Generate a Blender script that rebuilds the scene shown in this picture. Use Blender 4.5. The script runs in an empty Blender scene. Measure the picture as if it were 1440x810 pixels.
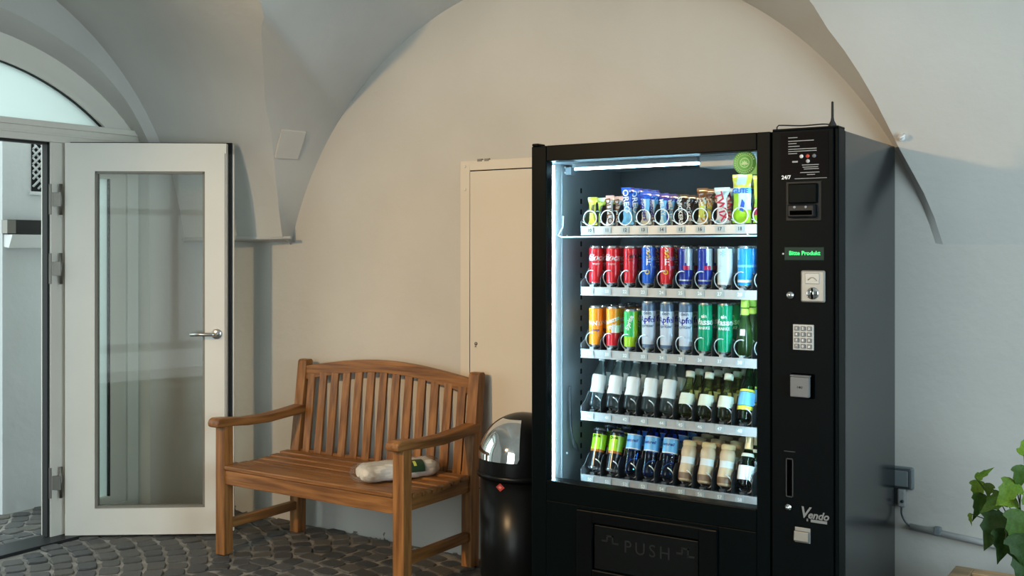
import bpy, bmesh, math, random
from mathutils import Vector, Matrix
from mathutils.bvhtree import BVHTree
random.seed(7)
SC = bpy.context.scene
COL = SC.collection
# ------------------------------------------------------------------ camera
F, HZ, CX, EYE, DIST = 1500.0, 350.0, 720.0, 1.45, 4.1      # focal px, horizon row, centre column, eye height, metres to back wall
TH = math.radians(33.5)
CT, ST = math.cos(TH), math.sin(TH)
cam_d = bpy.data.cameras.new('camera'); cam = bpy.data.objects.new('camera', cam_d); COL.objects.link(cam)
cam.location = (0, -DIST, EYE); cam.rotation_euler = (math.pi/2, 0, TH)
cam_d.sensor_width = 36; cam_d.lens = F/1440*36; cam_d.shift_y = (HZ-405)/1440.0
cam_d.clip_start = 0.05
SC.camera = cam
def ray(px, py):
    X = (px-CX)/F
    return Vector((X*CT-ST, X*ST+CT, (HZ-py)/F))
CAM = Vector((0, -DIST, EYE))
def on(px, py, ax, v):
    r = ray(px, py); return CAM + r*((v-CAM[ax])/r[ax])
def proj(p):
    d = Vector(p)-CAM; X = d.x*CT+d.y*ST; Z = -d.x*ST+d.y*CT
    return CX+F*X/Z, HZ-F*d.z/Z, Z
# ------------------------------------------------------------------ world, daylight, exposure
SC.view_settings.view_transform = 'Standard'; SC.view_settings.look = 'None'
SC.view_settings.exposure = 0.0; SC.view_settings.gamma = 1.0
SC.view_settings.use_curve_mapping = False
W = bpy.data.worlds.new('world'); SC.world = W; W.use_nodes = True
bg = W.node_tree.nodes['Background']; bg.inputs[0].default_value = (0.76, 0.90, 0.90, 1); bg.inputs[1].default_value = 2.6
def area(name, loc, target, sx, sy, power, color):
    l = bpy.data.lights.new(name, 'AREA'); l.shape = 'RECTANGLE'; l.size = sx; l.size_y = sy; l.energy = power; l.color = color
    o = bpy.data.objects.new(name, l); COL.objects.link(o); o.location = loc
    o.rotation_euler = (Vector(target)-Vector(loc)).to_track_quat('-Z', 'Z').to_euler()
    return o
# daylight entering through the glazed openings in the walls behind the camera
area('daylight_front_window_offscreen', (-2.2, -6.08, 1.36), (-2.2, 0, 1.36), 1.74, 2.5, 33, (0.90, 0.97, 1.0))
area('daylight_side_window_offscreen', (1.98, -2.2, 1.55), (-3, -2.2, 1.55), 1.74, 2.1, 122, (0.68, 0.88, 1.0))
# ------------------------------------------------------------------ materials
MATS = {}
def _n(nt, typ, x=0, y=0):
    n = nt.nodes.new(typ); n.location = (x, y); return n
def mat(name, col, rough=0.5, metal=0.0, emit=None, estr=0.0, spec=0.5, var=0.0, vscale=8.0, bump=0.0, bscale=60.0, coat=0.0, stretch=None, var_col=None, detail=4.0):
    if name in MATS: return MATS[name]
    m = bpy.data.materials.new(name); m.use_nodes = True; MATS[name] = m
    nt = m.node_tree; b = nt.nodes['Principled BSDF']
    b.inputs['Base Color'].default_value = (*col, 1); b.inputs['Roughness'].default_value = rough
    b.inputs['Metallic'].default_value = metal; b.inputs['Specular IOR Level'].default_value = spec
    b.inputs['Coat Weight'].default_value = coat
    if emit: b.inputs['Emission Color'].default_value = (*emit, 1); b.inputs['Emission Strength'].default_value = estr
    if var or bump:
        tc = _n(nt, 'ShaderNodeTexCoord', -1100); mp = _n(nt, 'ShaderNodeMapping', -900)
        nt.links.new(tc.outputs['Object'], mp.inputs[0])
        if stretch: mp.inputs['Scale'].default_value = stretch
    if var:
        no = _n(nt, 'ShaderNodeTexNoise', -700); no.inputs['Scale'].default_value = vscale; no.inputs['Detail'].default_value = detail
        nt.links.new(mp.outputs[0], no.inputs[0])
        cr = _n(nt, 'ShaderNodeValToRGB', -500)
        c2 = var_col or tuple(max(0, x*(1-var)) for x in col)
        cr.color_ramp.elements[0].position = 0.32; cr.color_ramp.elements[1].position = 0.68
        cr.color_ramp.elements[0].color = (*c2, 1); cr.color_ramp.elements[1].color = (*[min(1, x*(1+var*0.25)) for x in col], 1)
        nt.links.new(no.outputs['Fac'], cr.inputs[0]); nt.links.new(cr.outputs[0], b.inputs['Base Color'])
    if bump:
        n2 = _n(nt, 'ShaderNodeTexNoise', -700, -300); n2.inputs['Scale'].default_value = bscale; n2.inputs['Detail'].default_value = 5
        nt.links.new(mp.outputs[0], n2.inputs[0])
        bp = _n(nt, 'ShaderNodeBump', -300, -300); bp.inputs['Strength'].default_value = bump; bp.inputs['Distance'].default_value = 0.01
        nt.links.new(n2.outputs['Fac'], bp.inputs['Height']); nt.links.new(bp.outputs[0], b.inputs['Normal'])
    return m
def pane(name, tint, refl=0.08, rough=0.0, milk=0.0, milk_col=(1, 1, 1), ior=1.45):
    """thin glazing: tinted see-through plus a Fresnel mirror, optionally satin (translucent)"""
    if name in MATS: return MATS[name]
    m = bpy.data.materials.new(name); m.use_nodes = True; MATS[name] = m
    nt = m.node_tree; nt.nodes.remove(nt.nodes['Principled BSDF']); out = nt.nodes['Material Output']
    tr = _n(nt, 'ShaderNodeBsdfTransparent'); tr.inputs[0].default_value = (*tint, 1)
    body = tr
    if milk:
        tl = _n(nt, 'ShaderNodeBsdfTranslucent'); tl.inputs[0].default_value = (*milk_col, 1)
        mx0 = _n(nt, 'ShaderNodeMixShader'); mx0.inputs[0].default_value = milk
        nt.links.new(tr.outputs[0], mx0.inputs[1]); nt.links.new(tl.outputs[0], mx0.inputs[2]); body = mx0
    gl = _n(nt, 'ShaderNodeBsdfGlossy'); gl.inputs['Roughness'].default_value = rough
    fr = _n(nt, 'ShaderNodeFresnel'); fr.inputs[0].default_value = ior
    mu = _n(nt, 'ShaderNodeMath'); mu.operation = 'MULTIPLY'; mu.inputs[1].default_value = refl
    nt.links.new(fr.outputs[0], mu.inputs[0])
    mx = _n(nt, 'ShaderNodeMixShader'); nt.links.new(mu.outputs[0], mx.inputs[0])
    nt.links.new(body.outputs[0], mx.inputs[1]); nt.links.new(gl.outputs[0], mx.inputs[2]); nt.links.new(mx.outputs[0], out.inputs[0])
    return m
def plaster(name, col, var=0.10, stain=None):
    m = mat(name, col, rough=0.92, spec=0.2, var=var, vscale=1.6, bump=0.22, bscale=22, detail=7)
    nt = m.node_tree
    if stain:   # flaked and dirty paint near the foot of the wall
        b = nt.nodes['Principled BSDF']; src = b.inputs['Base Color'].links[0].from_socket
        tc = nt.nodes['Texture Coordinate']; sx = _n(nt, 'ShaderNodeSeparateXYZ'); nt.links.new(tc.outputs['Object'], sx.inputs[0])
        no = _n(nt, 'ShaderNodeTexNoise'); no.inputs['Scale'].default_value = 11; no.inputs['Detail'].default_value = 8
        nt.links.new(tc.outputs['Object'], no.inputs[0])
        a = _n(nt, 'ShaderNodeMath'); a.operation = 'MULTIPLY_ADD'; a.inputs[1].default_value = 0.30; a.inputs[2].default_value = -0.172
        nt.links.new(no.outputs['Fac'], a.inputs[0])
        lt = _n(nt, 'ShaderNodeMath'); lt.operation = 'LESS_THAN'; nt.links.new(sx.outputs['Z'], lt.inputs[0]); nt.links.new(a.outputs[0], lt.inputs[1])
        mx = _n(nt, 'ShaderNodeMix'); mx.data_type = 'RGBA'; nt.links.new(lt.outputs[0], mx.inputs['Factor'])
        nt.links.new(src, mx.inputs['A']); mx.inputs['B'].default_value = (*stain, 1); nt.links.new(mx.outputs['Result'], b.inputs['Base Color'])
    return m
def wood(axis, base=(0.30, 0.132, 0.037), dark=(0.14, 0.055, 0.015)):
    s = [14.0, 14.0, 14.0]; s['xyz'.index(axis)] = 1.1
    return mat('teak_'+axis, base, rough=0.42, spec=0.4, var=0.5, vscale=3.2, stretch=tuple(s), var_col=dark, bump=0.25, bscale=5, detail=6)
M_WALL = plaster('plaster_wall', (0.56, 0.54, 0.495), 0.08, stain=(0.20, 0.18, 0.15))
M_VAULT = plaster('plaster_vault', (0.545, 0.53, 0.495), 0.09)
M_OUT = plaster('plaster_outside', (0.64, 0.67, 0.68), 0.10)
M_FRAME = mat('cream_lacquer', (0.72, 0.69, 0.62), rough=0.38, var=0.05, vscale=3, bump=0.04, bscale=40)
M_CAB = mat('cabinet_paint', (0.66, 0.60, 0.50), rough=0.55, var=0.05, vscale=2, bump=0.05, bscale=30)
M_RUB = mat('black_rubber', (0.012, 0.012, 0.012), rough=0.7)
M_STEEL = mat('brushed_steel', (0.55, 0.55, 0.53), rough=0.28, metal=1.0)
M_DSTEEL = mat('dull_steel', (0.23, 0.22, 0.20), rough=0.45, metal=1.0)
M_CHROME = mat('chrome', (0.82, 0.82, 0.80), rough=0.05, metal=1.0)
M_BLACK = mat('black_lacquer', (0.0016, 0.0035, 0.004), rough=0.38, spec=0.05, bump=0.01, bscale=200)
M_BSIDE = mat('charcoal_side_panel', (0.015, 0.018, 0.020), rough=0.18, spec=0.42)
M_BPANEL = mat('black_panel', (0.0014, 0.003, 0.0035), rough=0.45, spec=0.06)
M_SEAM = mat('black_seam', (0.001, 0.001, 0.001), rough=0.9, spec=0.0)
M_BIN = mat('bin_black', (0.003, 0.004, 0.005), rough=0.30, spec=0.22)
M_LIN = mat('lining_slate', (0.19, 0.20, 0.21), rough=0.35, spec=0.5)
M_LINB = mat('lining_back', (0.015, 0.017, 0.019), rough=0.5)
M_LINL = mat('lining_pale_steel', (0.30, 0.31, 0.32), rough=0.35)
M_RAIL = mat('price_rail_silver', (0.48, 0.49, 0.50), rough=0.35, metal=0.3)
M_WIRE = mat('coil_wire', (0.80, 0.83, 0.85), rough=0.3, metal=0.5)
M_DIV = mat('divider_black', (0.012, 0.014, 0.016), rough=0.45)
M_TRAY = mat('tray_dark', (0.03, 0.034, 0.038), rough=0.5)
M_LED = mat('led_strip', (1, 1, 1), emit=(0.46, 0.80, 1.0), estr=84)
M_LEDT = mat('led_tube', (1, 1, 1), emit=(0.46, 0.80, 1.0), estr=27)
M_GLASS = pane('front_glass', (0.97, 0.99, 0.99), refl=0.55)
M_DGLASS = pane('door_glass', (0.93, 0.95, 0.93), refl=.45)
M_SATIN = pane('satin_glass', (0.9, 1, 1), refl=0.5, milk=0.93, milk_col=(0.74, 0.79, 0.775))
M_WHITE = mat('white_plastic', (0.75, 0.76, 0.76), rough=0.4)
M_PRINT = mat('white_print', (0.85, 0.86, 0.86), rough=0.5)
M_GPRINT = mat('grey_print', (0.35, 0.36, 0.36), rough=0.5)
M_INK = mat('dark_ink', (0.02, 0.025, 0.03), rough=0.5)
def flat(name, c, r=0.35, **k): return mat(name, c, rough=r, **k)
# ------------------------------------------------------------------ mesh builder
class MB:
    def __init__(s): s.v = []; s.f = []; s.m = []; s.sm = []
    def add(s, v, f, mi=0, smooth=False):
        o = len(s.v); s.v += [tuple(p) for p in v]
        for q in f: s.f.append([i+o for i in q]); s.m.append(mi if not callable(mi) else mi(q)); s.sm.append(smooth)
        return s
    def box(s, lo, hi, mi=0):
        x0, y0, z0 = lo; x1, y1, z1 = hi
        return s.add([(x0,y0,z0),(x1,y0,z0),(x1,y1,z0),(x0,y1,z0),(x0,y0,z1),(x1,y0,z1),(x1,y1,z1),(x0,y1,z1)],
              [(0,3,2,1),(4,5,6,7),(0,1,5,4),(1,2,6,5),(2,3,7,6),(3,0,4,7)], mi)
    def prism(s, pts, axis, a, b, mi=0, smooth=False):
        """2-D outline (other two axes in xyz order) pushed from a to b along axis"""
        ax = 'xyz'.index(axis); n = len(pts)
        def P(p, t): q = list(p); q.insert(ax, t); return q
        v = [P(p, a) for p in pts]+[P(p, b) for p in pts]
        s.add(v, [tuple(range(n))[::-1], tuple(range(n, 2*n))], mi)
        return s.add(v, [(i, (i+1) % n, n+(i+1) % n, n+i) for i in range(n)], mi, smooth)
    def lathe(s, prof, seg=24, mi=0, cap=True, a0=0.0, a1=2*math.pi, matfn=None, axis='z', c=(0, 0, 0)):
        full = abs(a1-a0-2*math.pi) < 1e-6; n = seg if full else seg+1; v = []
        for r, z in prof:
            for k in range(n):
                a = a0+(a1-a0)*k/seg; p = (r*math.cos(a), r*math.sin(a), z)
                if axis == 'y': p = (p[0], p[2], p[1])
                if axis == 'x': p = (p[2], p[0], p[1])
                v.append((p[0]+c[0], p[1]+c[1], p[2]+c[2]))
        o = len(s.v); s.v += v
        for i in range(len(prof)-1):
            for k in range(seg):
                k2 = (k+1) % n if full else k+1
                s.f.append([o+i*n+k, o+i*n+k2, o+(i+1)*n+k2, o+(i+1)*n+k])
                am = a0+(a1-a0)*(k+.5)/seg
                s.m.append(matfn(am, (prof[i][1]+prof[i+1][1])/2, i) if matfn else (mi[i] if isinstance(mi, (list, tuple)) else mi)); s.sm.append(True)
        if cap and full:
            m0 = s.m[-1]
            if prof[0][0] > 1e-5: s.f.append([o+k for k in range(n)][::-1]); s.m.append(mi[0] if isinstance(mi, (list, tuple)) else (matfn(0, prof[0][1], 0) if matfn else mi)); s.sm.append(False)
            if prof[-1][0] > 1e-5: s.f.append([o+(len(prof)-1)*n+k for k in range(n)]); s.m.append(m0); s.sm.append(False)
        return s
    def tube(s, pts, r, seg=8, mi=0, cap=True):
        pts = [Vector(p) for p in pts]; n = len(pts); o = len(s.v)
        rr = r if isinstance(r, (list, tuple)) else [r]*n
        up = None
        for i, p in enumerate(pts):
            t = (pts[min(i+1, n-1)]-pts[max(i-1, 0)]).normalized()
            if up is None:
                up = t.orthogonal().normalized()
            up = (up-t*up.dot(t)); up = up.normalized() if up.length > 1e-6 else t.orthogonal().normalized()
            w = t.cross(up)
            for k in range(seg):
                a = 2*math.pi*k/seg; s.v.append(tuple(p+(up*math.cos(a)+w*math.sin(a))*rr[i]))
        for i in range(n-1):
            for k in range(seg):
                s.f.append([o+i*seg+k, o+i*seg+(k+1) % seg, o+(i+1)*seg+(k+1) % seg, o+(i+1)*seg+k]); s.m.append(mi); s.sm.append(True)
        if cap:
            s.f.append([o+k for k in range(seg)][::-1]); s.m.append(mi); s.sm.append(False)
            s.f.append([o+(n-1)*seg+k for k in range(seg)]); s.m.append(mi); s.sm.append(False)
        return s
    def grid(s, rows, mi=0, smooth=True):
        n = len(rows[0]); v = [p for r in rows for p in r]
        return s.add(v, [(i*n+k, i*n+k+1, (i+1)*n+k+1, (i+1)*n+k) for i in range(len(rows)-1) for k in range(n-1)], mi, smooth)
    def beam(s, p0, p1, w, h, up=(0, 0, 1), mi=0):
        p0 = Vector(p0); p1 = Vector(p1); t = (p1-p0).normalized(); u = Vector(up); u = (u-t*u.dot(t)).normalized(); a = t.cross(u)
        v = [tuple(p+a*(w/2*i)+u*(h/2*j)) for p in (p0, p1) for i, j in ((-1,-1),(1,-1),(1,1),(-1,1))]
        return s.add(v, [(0,1,2,3)[::-1],(4,5,6,7),(0,1,5,4),(1,2,6,5),(2,3,7,6),(3,0,4,7)], mi)
    def mesh(s, name, mats, bevel=0.0, bseg=2, fix=True):
        me = bpy.data.meshes.new(name); me.from_pydata(s.v, [], s.f)
        for m in (mats if isinstance(mats, (list, tuple)) else [mats]): me.materials.append(m)
        me.polygons.foreach_set('material_index', s.m); me.polygons.foreach_set('use_smooth', s.sm)
        if fix or bevel:
            bm = bmesh.new(); bm.from_mesh(me)
            bmesh.ops.remove_doubles(bm, verts=bm.verts, dist=1e-6)
            if fix: bmesh.ops.recalc_face_normals(bm, faces=bm.faces)
            if bevel:
                ed = [e for e in bm.edges if len(e.link_faces) == 2 and e.calc_face_angle(0) > 0.5]
                bmesh.ops.bevel(bm, geom=ed, offset=bevel, segments=bseg, affect='EDGES', profile=0.5, clamp_overlap=True)
            bm.to_mesh(me); bm.free()
        me.update(); return me
    def build(s, name, mats, parent=None, bevel=0.0, loc=None, **k):
        return obj(name, s.mesh(name, mats, bevel, **k), parent, loc)
def obj(name, me, parent=None, loc=None):
    o = bpy.data.objects.new(name, me); COL.objects.link(o)
    if parent is not None: o.parent = parent
    if loc is not None: o.location = loc
    return o
def tag(o, label=None, cat=None, group=None, kind=None):
    if label: o['label'] = label
    if cat: o['category'] = cat
    if group: o['group'] = group
    if kind: o['kind'] = kind
    return o
def thing(name, loc=(0, 0, 0), rz=0.0, label=None, cat=None, group=None, kind=None):
    o = bpy.data.objects.new(name, None); COL.objects.link(o); o.location = loc; o.rotation_euler = (0, 0, rz); o.empty_display_size = 0.05
    return tag(o, label, cat, group, kind)
KIDS = {}
def copy_tree(o, parent=None):
    c = o.copy(); COL.objects.link(c)
    if parent is not None: c.parent = parent; c.matrix_parent_inverse = o.matrix_parent_inverse
    for ch in list(o.children): copy_tree(ch, c)
    return c
_tc = {}
def text_verts(s, size, shear=0.0, align='CENTER', bold=0.0, spacing=1.0):
    bold = min(bold, .028*size)
    key = (s, size, shear, align, bold, spacing)
    if key in _tc: return _tc[key]
    cu = bpy.data.curves.new('t', 'FONT'); cu.body = s; cu.size = size; cu.shear = shear; cu.align_x = align; cu.align_y = 'CENTER'
    cu.offset = bold; cu.resolution_u = 3; cu.space_character = spacing
    o = bpy.data.objects.new('t', cu); COL.objects.link(o)
    dg = bpy.context.evaluated_depsgraph_get(); me = bpy.data.meshes.new_from_object(o.evaluated_get(dg))
    r = ([(v.co.x, v.co.y) for v in me.vertices], [tuple(p.vertices) for p in me.polygons])
    bpy.data.objects.remove(o); bpy.data.curves.remove(cu); bpy.data.meshes.remove(me); _tc[key] = r
    return r
def text_flat(name, s, size, parent, at, m, axis='xz', rot=0.0, lift=0.0006, **k):
    """lettering on a plane facing -y; at = centre in the parent's space"""
    v, f = text_verts(s, size, **k); b = MB(); c, q = math.cos(rot), math.sin(rot)
    P = [(at[0]+x*c-y*q, at[1]-lift, at[2]+x*q+y*c) for x, y in v]
    return b.add(P, f).build(name, m, parent, fix=False)
def text_round(name, s, size, parent, R, z, m, a0=-math.pi/2, rot=0.0, **k):
    v, f = text_verts(s, size, **k); b = MB(); c, q = math.cos(rot), math.sin(rot); P = []
    for x, y in v:
        x, y = x*c-y*q, x*q+y*c
        a = a0+x/R; P.append(((R+0.0004)*math.cos(a), (R+0.0004)*math.sin(a), z+y))
    return b.add(P, f).build(name, m, parent, fix=False)
def lerp(a, b, t): return Vector(a)*(1-t)+Vector(b)*t
def resample(P, n):
    P = [Vector(p) for p in P]; L = [0]
    for a, b in zip(P, P[1:]): L.append(L[-1]+(b-a).length)
    out = []; j = 0
    for i in range(n):
        d = L[-1]*i/(n-1)
        while j < len(P)-2 and L[j+1] < d: j += 1
        out.append(lerp(P[j], P[j+1], (d-L[j])/max(1e-9, L[j+1]-L[j])))
    return out
def smooth_path(P, n):
    """Catmull-Rom through P"""
    P = [Vector(p) for p in P]; Q = [P[0]*2-P[1]]+P+[P[-1]*2-P[-2]]; out = []
    for i in range(1, len(Q)-2):
        for k in range(8):
            t = k/8; a, b, c, d = Q[i-1:i+3]
            out.append(0.5*((2*b)+(c-a)*t+(2*a-5*b+4*c-d)*t*t+(3*b-a-3*c+d)*t**3))
    out.append(P[-1]); return resample(out, n)
# ================================================================== THE SETTING
XL, XF, XR, YF = -4.75, -4.90, 1.9, -6.0        # left wall face, door-frame plane, right wall, front wall
# ---- back wall
b = MB(); b.grid([[(x, 0, z) for x in (XL-.2, -4, -3, -2, -1, 0, 1, XR+.2)] for z in (-.03, .8, 1.6, 2.4, 3.6)], smooth=False)
b.box((XL-.2, .004, -.03), (XR+.2, .25, 3.6))
tag(b.build('wall_back', M_WALL), 'cream plastered rear wall under the vault arch', kind='structure')
# ---- left wall with the arched opening
wa = [(-.42, 0), (-.42, 1.0), (-.43, 2.018)]; wb_ = [(-.43, 2.018), (-.511, 2.146), (-.607, 2.262), (-.758, 2.388), (-.934, 2.475), (-1.104, 2.54), (-1.262, 2.582), (-1.41, 2.595)]
fa = [(-.40, 0), (-.40, 1.0), (-.398, 2.054)]
FC, FR = (-1.42, 1.12), 1.384
a_s = math.acos((-.398-FC[0])/FR)
fb = [(FC[0]+FR*math.cos(a_s+(math.pi/2-a_s)*k/8), FC[1]+FR*math.sin(a_s+(math.pi/2-a_s)*k/8)) for k in range(9)]
def half(straight, arch):
    A = resample([(0, y, z) for y, z in straight], 6)[:-1]+smooth_path([(0, y, z) for y, z in arch], 20)
    R = [(p.y, p.z) for p in A]; ym = R[-1][0]
    return R+[(2*ym-y, z) for y, z in R[::-1][1:]]
WA, FA = half(wa, wb_), half(fa, fb)
b = MB()
def wall_face(curve, x):
    out = [(0.2, 0), (0.2, 3.6), (YF-.2, 3.6), (YF-.2, 0)]
    top = len(curve)//2
    # split in two polygons at the crown so that both stay simple
    p1 = [(0.2, 0), (0.2, 3.6), (curve[top][0], 3.6)]+[curve[i] for i in range(top, -1, -1)]
    p2 = [(curve[top][0], 3.6), (YF-.2, 3.6), (YF-.2, 0)]+[curve[i] for i in range(len(curve)-1, top-1, -1)]
    for p in (p1, p2): b.add([(x, y, z) for y, z in p], [tuple(range(len(p)))])
wall_face(WA, XL); wall_face(FA, XF-.12)
b.grid([[(XL, y, z) for y, z in WA], [(XF, y, z) for y, z in FA], [(XF-.12, y, z) for y, z in FA]])
tag(b.build('wall_left', M_VAULT, fix=False), 'pale plastered left wall pierced by the arched doorway', kind='structure')
# ---- warm ceiling spotlight turned to the rear wall (behind the camera; its light shows on the wall and in the bin lid)
SPOT = Vector((-3.35, -4.5, 2.50)); AIM = Vector((-2.30, 0, .55))
sq = (AIM-SPOT).to_track_quat('-Z', 'Y')
sl = bpy.data.lights.new('spotlight_beam_offscreen', 'SPOT'); sl.energy = 440; sl.color = (1.0, .66, .34); sl.spot_size = math.radians(74); sl.spot_blend = .95; sl.shadow_soft_size = .09
so = bpy.data.objects.new('spotlight_beam_offscreen', sl); COL.objects.link(so); so.rotation_euler = sq.to_euler(); so.location = SPOT+(AIM-SPOT).normalized()*.15
lp = thing('ceiling_spotlight', tuple(SPOT), label='black ceiling spotlight turned towards the rear wall', cat='spotlight')
hb = MB(); hb.lathe([(0, .16), (.05, .155), (.088, .12), (.096, -.05), (.090, -.05), (.08, .02), (.0, .04)], 24).build('housing', M_BLACK, lp).rotation_euler = sq.to_euler()
MB().tube([(0, 0, .12), (0, 0, .42)], .010, seg=8).build('stem', M_BLACK, lp)
# ---- front and right walls (behind the camera), each with a glazed opening for the daylight
def pierced(name, label, axis, v, v2, lo, hi, o0, o1, z0, z1):
    b = MB(); t0, t1 = min(v, v2), max(v, v2)
    for a0, a1, c0, c1 in ((lo, o0, 0, 3.6), (o1, hi, 0, 3.6), (o0, o1, 0, z0), (o0, o1, z1, 3.6)):
        if axis == 'y': b.box((a0, t0, c0), (a1, t1, c1))
        else: b.box((t0, a0, c0), (t1, a1, c1))
    tag(b.build(name, M_VAULT), label, kind='structure')
pierced('wall_front', 'plastered front wall with a tall window', 'y', YF, YF-.3, XL-.2, XR+.3, -3.15, -1.25, .02, 2.7)
pierced('wall_right', 'plastered right wall with a tall window', 'x', XR, XR+.3, YF-.3, .25, -3.15, -1.25, .4, 2.7)
for n, (axis, v) in enumerate((('y', YF-.15), ('x', XR+.15))):
    w = thing('window_%d' % (n+2), kind='structure', label='tall white framed window with a cross bar'); b = MB(); g = MB()
    def bx(B, a0, a1, c0, c1, t):
        if axis == 'y': B.box((a0, v-t, c0), (a1, v+t, c1))
        else: B.box((v-t, a0, c0), (v+t, a1, c1))
    for q in ((-3.15, -3.07, .4, 2.7), (-1.33, -1.25, .4, 2.7), (-3.07, -1.33, .4, .48), (-3.07, -1.33, 2.62, 2.7), (-2.23, -2.17, .48, 2.62), (-3.07, -2.23, 1.8, 1.86), (-2.17, -1.33, 1.8, 1.86)): bx(b, *q, .035)
    bx(g, -3.07, -1.33, .48, 2.62, .004)
    b.build('window_frame', M_FRAME, w); g.build('pane', M_GLASS, w)
# ---- vault
AC = (-2.495, 1.008, 1.699)
def Apt(a): return Vector((AC[0]+AC[2]*math.cos(a), 0, AC[1]+AC[2]*math.sin(a)))
C0 = Vector((-2.6, -3.0, 3.2))
GRp = [on(x, y, 1, -d) for (x, y), d in zip([(1326, 344), (1309, 292), (1288, 251), (1259, 198), (1230, 140), (1195, 82), (1160, 35), (1140, 3)], (0, .02, .04, .07, .11, .16, .2, .23))]
GLp = [on(x, y, 1, -d) for (x, y), d in zip([(397, 333), (391, 284), (384, 213), (380, 178), (373, 147), (371, 102), (367, 44), (365, 0)], (.12, .15, .24, .33, .42, .58, .84, 1.02))]
NG = 44
GR = smooth_path(GRp+[(-1.42, -.45, 2.60), (-1.75, -1.0, 2.85), (-2.15, -1.9, 3.08), C0], NG)
GL = smooth_path(GLp+[(-3.05, -1.55, 2.78), (-2.85, -2.2, 3.02), C0], NG)
aL = math.pi-math.asin((1.47-AC[1])/AC[2]); aR = math.asin((1.47-AC[1])/AC[2])
AL = [Apt(aL+(math.pi/2-aL)*k/(NG-1)) for k in range(NG)]
AR = [Apt(aR+(math.pi/2-aR)*k/(NG-1)) for k in range(NG)]
def match(A, G):
    """re-time A so that low down it keeps level with G, ending at the crown"""
    za = [p.z for p in A]; out = []
    for i, g in enumerate(G):
        t = i/(NG-1)
        tz = A[0].z+(A[-1].z-A[0].z)*min(1, (g.z-G[0].z)/(G[-1].z-G[0].z))
        j = 0
        while j < NG-2 and za[j+1] < tz: j += 1
        out.append(lerp(A[j], A[j+1], max(0, min(1, (tz-za[j])/max(1e-9, za[j+1]-za[j])))))
    return out
AL2, AR2 = match(AL, GL), match(AR, GR)
VC = (-1.75, 1.309, 1.566); av = math.asin((1.50-VC[1])/VC[2])
VL = smooth_path([(XL, VC[0]+VC[2]*math.cos(av+(math.pi/2-av)*k/16), VC[1]+VC[2]*math.sin(av+(math.pi/2-av)*k/16)) for k in range(17)]+[(XL, -2.4, 2.885), (XL, -3.0, 2.9)], NG)
VL2 = match(VL, GL) if False else VL
cv = MB(); vis = MB()
def patch(P, Q, m=8, bulge=0.0):
    rows = []
    for k in range(m+1):
        t = k/m; rows.append([lerp(p, q, t) for p, q in zip(P, Q)])
    for f_ in (lambda p: p, lambda p: Vector((p.x, -6-p.y, p.z))):
        cv.grid([[tuple(f_(p)) for p in r] for r in rows])
    vis.grid([[tuple(p) for p in r] for r in rows])
patch(AL2, GL); patch(AR2, GR); patch(VL, GL)
# barrel to the right of the groin, turning slightly to the right
rows = []
for x, fct in ((None, 1), (-.55, .80), (-.2, .62), (.3, .52), (1.0, .5), (XR+.1, .5)):
    r = []
    for i, g in enumerate(GR):
        if x is None: r.append(g); continue
        s_ = min(1, g.z-GR[0].z)/1.0; k = fct+(1-fct)*(i/(NG-1))**2
        q_ = max(0, min(1, (g.z-GR[0].z)/.6)); r.append(Vector((x+(g.x-GR[0].x)*max(0, .5-.1*(x+.55)) if x < .2 else x, g.y*k*q_*q_*(3-2*q_) if i < NG*.6 else g.y*k, g.z)))
    rows.append(r)
for f_ in (lambda p: p, lambda p: Vector((p.x, -6-p.y, p.z))): cv.grid([[tuple(f_(p)) for p in r] for r in rows])
# small flat soffit and lip where the corner of the vault starts
cn = [tuple(VL[0]), tuple(GL[0]), (-4.10, 0.005, 1.485), (XL, 0.005, 1.49)]
for f_ in (lambda p: p, lambda p: (p[0], -6-p[1], p[2])): cv.add([f_(p) for p in cn], [(0, 1, 2, 3)])
ceil = cv.build('ceiling', M_VAULT, fix=False); tag(ceil, 'grey white plastered groin vault', kind='structure')
bl = MB(); g0, v0 = GL[0], VL[0]; e = (g0-v0).normalized()
bl.tube([v0, lerp(v0, g0, .5)+Vector((0, 0, .001)), g0+e*.03+Vector((.01, .02, -.004))], [.013, .013, .008], seg=8); bl.build('cornice_lip', M_VAULT, ceil)
BV = BVHTree.FromPolygons([Vector(p) for p in vis.v], vis.f)
def hit(px, py):
    r = ray(px, py).normalized(); h = BV.ray_cast(CAM, r); return h[0], h[1]
# plaster cover plate on the vault
q = [hit(*p)[0]-ray(*p)*.004 for p in ((386, 222), (419, 224), (431, 185), (396, 182))]
if all(q):
    nrm = (q[1]-q[0]).cross(q[3]-q[0]).normalized()
    if nrm.dot(CAM-q[0]) < 0: nrm = -nrm
    b = MB(); v = [tuple(p+nrm*.006) for p in q]+[tuple(p-nrm*.03) for p in q]
    b.add(v, [(0,1,2,3),(4,5,6,7),(0,1,5,4),(1,2,6,5),(2,3,7,6),(3,0,4,7)])
    b.build('cover_plate', plaster('plaster_plate', (0.58, 0.55, 0.50), .08), ceil, bevel=.004)
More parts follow.
